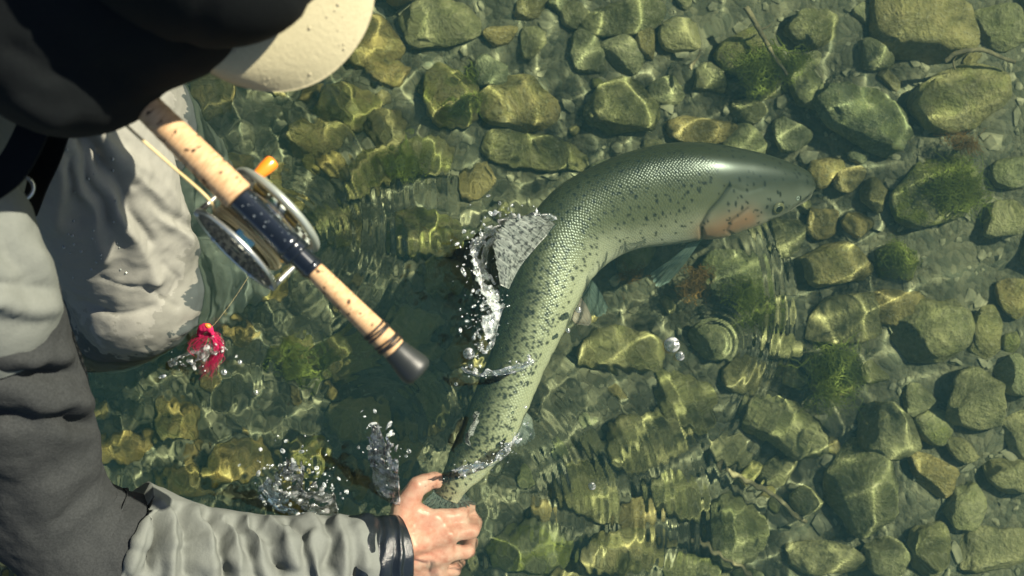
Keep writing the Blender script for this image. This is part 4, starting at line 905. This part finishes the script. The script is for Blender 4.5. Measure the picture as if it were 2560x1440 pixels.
stick([(1745, 1355, zb-.02), (1800, 1385, zb-.02), (1860, 1420, zb-.02), (1890, 1470, zb-.02)], .004, 'dark bent twig below the squarish ledged stone')
stick([(1725, 180, zb), (1745, 150, zb), (1752, 120, zb)], .003, 'short upright twig scrap among small pebbles above the trout')

# ------------------------------------------------------------------ splashes
m = M('splash_water'); m.t.nodes.remove(m.b); n1 = m.noise(110, 2, .5, m.coord()); bp = m.n('Bump', i_Strength=.6, i_Distance=.006, i_Height=n1)
fr_ = m.n('Fresnel', i_IOR=1.5); m.set(fr_.inputs['Normal'], bp.outputs[0]); gs = m.n('BsdfGlossy', i_Color=(1, 1, 1), i_Roughness=.16); m.set(gs.inputs['Normal'], bp.outputs[0])
tp = m.n('BsdfTransparent', i_Color=(.93, .97, .95)); df = m.n('BsdfDiffuse', i_Color=(.9, .93, .93)); mx = m.n('MixShader', i_0=m.math('MULTIPLY_ADD', fr_.outputs[0], 1.2, .04)); mx2 = m.n('MixShader', i_0=m.ramp(n1, [(.46, .02), (.70, .38)]))  # white noise patches: foam, and bright sparkle put into the colour
L = m.t.links.new; L(tp.outputs[0], mx.inputs[1]); L(gs.outputs[0], mx.inputs[2]); L(mx.outputs[0], mx2.inputs[1]); L(df.outputs[0], mx2.inputs[2]); L(mx2.outputs[0], m.out.inputs[0]); SPL = m.m
def splash(base, top, lab, seed, nd=60, spread=22, hole=.35, n=110, k=40, th_=.0012, rag=.35):
    B_, T_ = spline([P(*b) for b in base], n), spline([P(*t_) for t_ in top], n); g = np.random.default_rng(seed)
    r = empty('water_splash', tuple(B_[n//2]), lab, 'splash', None); t = np.linspace(0, 1, k)
    q = np.stack([np.linspace(0, 1, n), np.zeros(n), np.zeros(n)], 1); rg_ = 1+rag*(fbm(q, 9, 4, seed))
    G = B_[:, None]+(T_-B_)[:, None]*(t[None, :]*rg_[:, None])[..., None]; flat = G.reshape(-1, 3)
    G = flat+np.stack([fbm(flat, 42, 2, seed+i) for i in range(3)], 1)*.0035*np.tile(np.minimum(t*3, 1), n)[:, None]
    f = gridfaces(n, k, False); nn = vnormals(G, [f]); tk = th_*(1+.9*fbm(G, 90, 1, seed+5))[:, None]; ho = fbm(G, 70, 3, seed+9)+.55*np.tile(t, n)
    f = f[ho[f].mean(1) < 1-hole]
    m_ = len(G); V = np.concatenate([G+nn*tk, G-nn*tk]); ed = np.concatenate([f[:, [0, 1]], f[:, [1, 2]], f[:, [2, 3]], f[:, [3, 0]]]); key = np.sort(ed, 1); _, inv, cnt = np.unique(key[:, 0]*10000000+key[:, 1], return_inverse=True, return_counts=True); ed = ed[cnt[inv] == 1]
    F = [f, f[:, ::-1]+m_, np.stack([ed[:, 1], ed[:, 0], ed[:, 0]+m_, ed[:, 1]+m_], 1)]
    obj('water_sheet', mk('water_sheet', at(r, V), F, SPL), r)
    k_ = (CAMH)*S; dr = []
    for i in range(nd):
        j_ = g.integers(0, n); tt = g.uniform(.5, 1.25); p = B_[j_]+(T_[j_]-B_[j_])*tt+g.normal(0, spread*k_, 3)*a3((1, 1, .5)); p[2] = abs(p[2])+.002
        s_ = .0006+.0022*g.random()**3; st = norm(g.standard_normal(3)); bv = ICO[2][0]; bv = bv+(bv@st)[:, None]*st*g.uniform(0, 1.2); dr.append((p+bv*s_, ICO[2][1]))
    Vd, Fd = merge(dr); obj('droplets', mk('droplets', at(r, Vd), Fd, SPL), r, kind='stuff')
splash([(1395, 548, .0), (1310, 560, 0), (1240, 600, 0), (1215, 650, 0), (1240, 715, 0), (1262, 770, 0)], [(1372, 530, .02), (1262, 532, .045), (1184, 574, .055), (1170, 640, .05), (1200, 700, .035), (1240, 776, .012)], 'splash thrown up around the dorsal fin of the trout', 1, 110, 20, .42)
splash([(1262, 760, 0), (1250, 790, 0), (1240, 830, 0), (1230, 870, 0)], [(1210, 760, .02), (1186, 790, .03), (1196, 840, .022), (1205, 880, .008)], 'thin trail of spray along the back of the trout tail', 2, 60, 22, .55)
splash([(640, 1240, 0), (690, 1275, 0), (770, 1292, 0), (845, 1290, 0)], [(668, 1200, .03), (712, 1160, .085), (770, 1185, .07), (842, 1205, .05)], 'tall splash standing behind the grey forearm', 3, 130, 30, .5, 130, 50)
splash([(935, 1215, 0), (965, 1250, 0), (1000, 1262, 0)], [(918, 1112, .045), (945, 1095, .06), (1000, 1160, .045)], 'clear sheet of water rising beside the thumb', 4, 50, 18, .25)
splash([(1150, 1190, 0), (1200, 1176, .0), (1262, 1140, .0), (1310, 1080, 0)], [(1130, 1180, .014), (1190, 1160, .016), (1258, 1122, .014), (1318, 1052, .006)], 'low ridge of water breaking over the trout tail', 5, 50, 14, .4)
splash([(420, 905, 0), (460, 885, 0), (510, 862, 0), (560, 850, 0)], [(440, 915, .012), (480, 905, .016), (530, 890, .014), (575, 870, .008)], 'small wash of water at the foot of the wet knee', 6, 22, 22, .35)
splash([(1165, 930, .012), (1220, 940, .02), (1290, 930, .022), (1335, 905, .016)], [(1160, 922, .02), (1215, 926, .03), (1290, 915, .032), (1338, 892, .022)], 'thin band of water lying across the trout tail', 7, 24, 10, .2, 90, 14)
# bubbles drifting on the surface
for u, v, r_ in [(1172, 884, 15), (1200, 862, 9), (1446, 774, 8), (1420, 826, 6), (1680, 862, 20), (1700, 890, 12), (1480, 1215, 10), (560, 930, 8), (600, 905, 6), (640, 980, 7), (1176, 915, 6), (1140, 960, 5)]:
    c = P(u, v, .001); V, F = ICO[3]; V = V*a3((1, 1, .62))*r_*CAMH*S
    lb = ('large' if r_ > 13 else 'small')+' clear bubble floating beside '+near(u, v); b = obj('bubble', mk('bubble', V, F, SPL), None, lb, 'bubble', lb); b.location = c
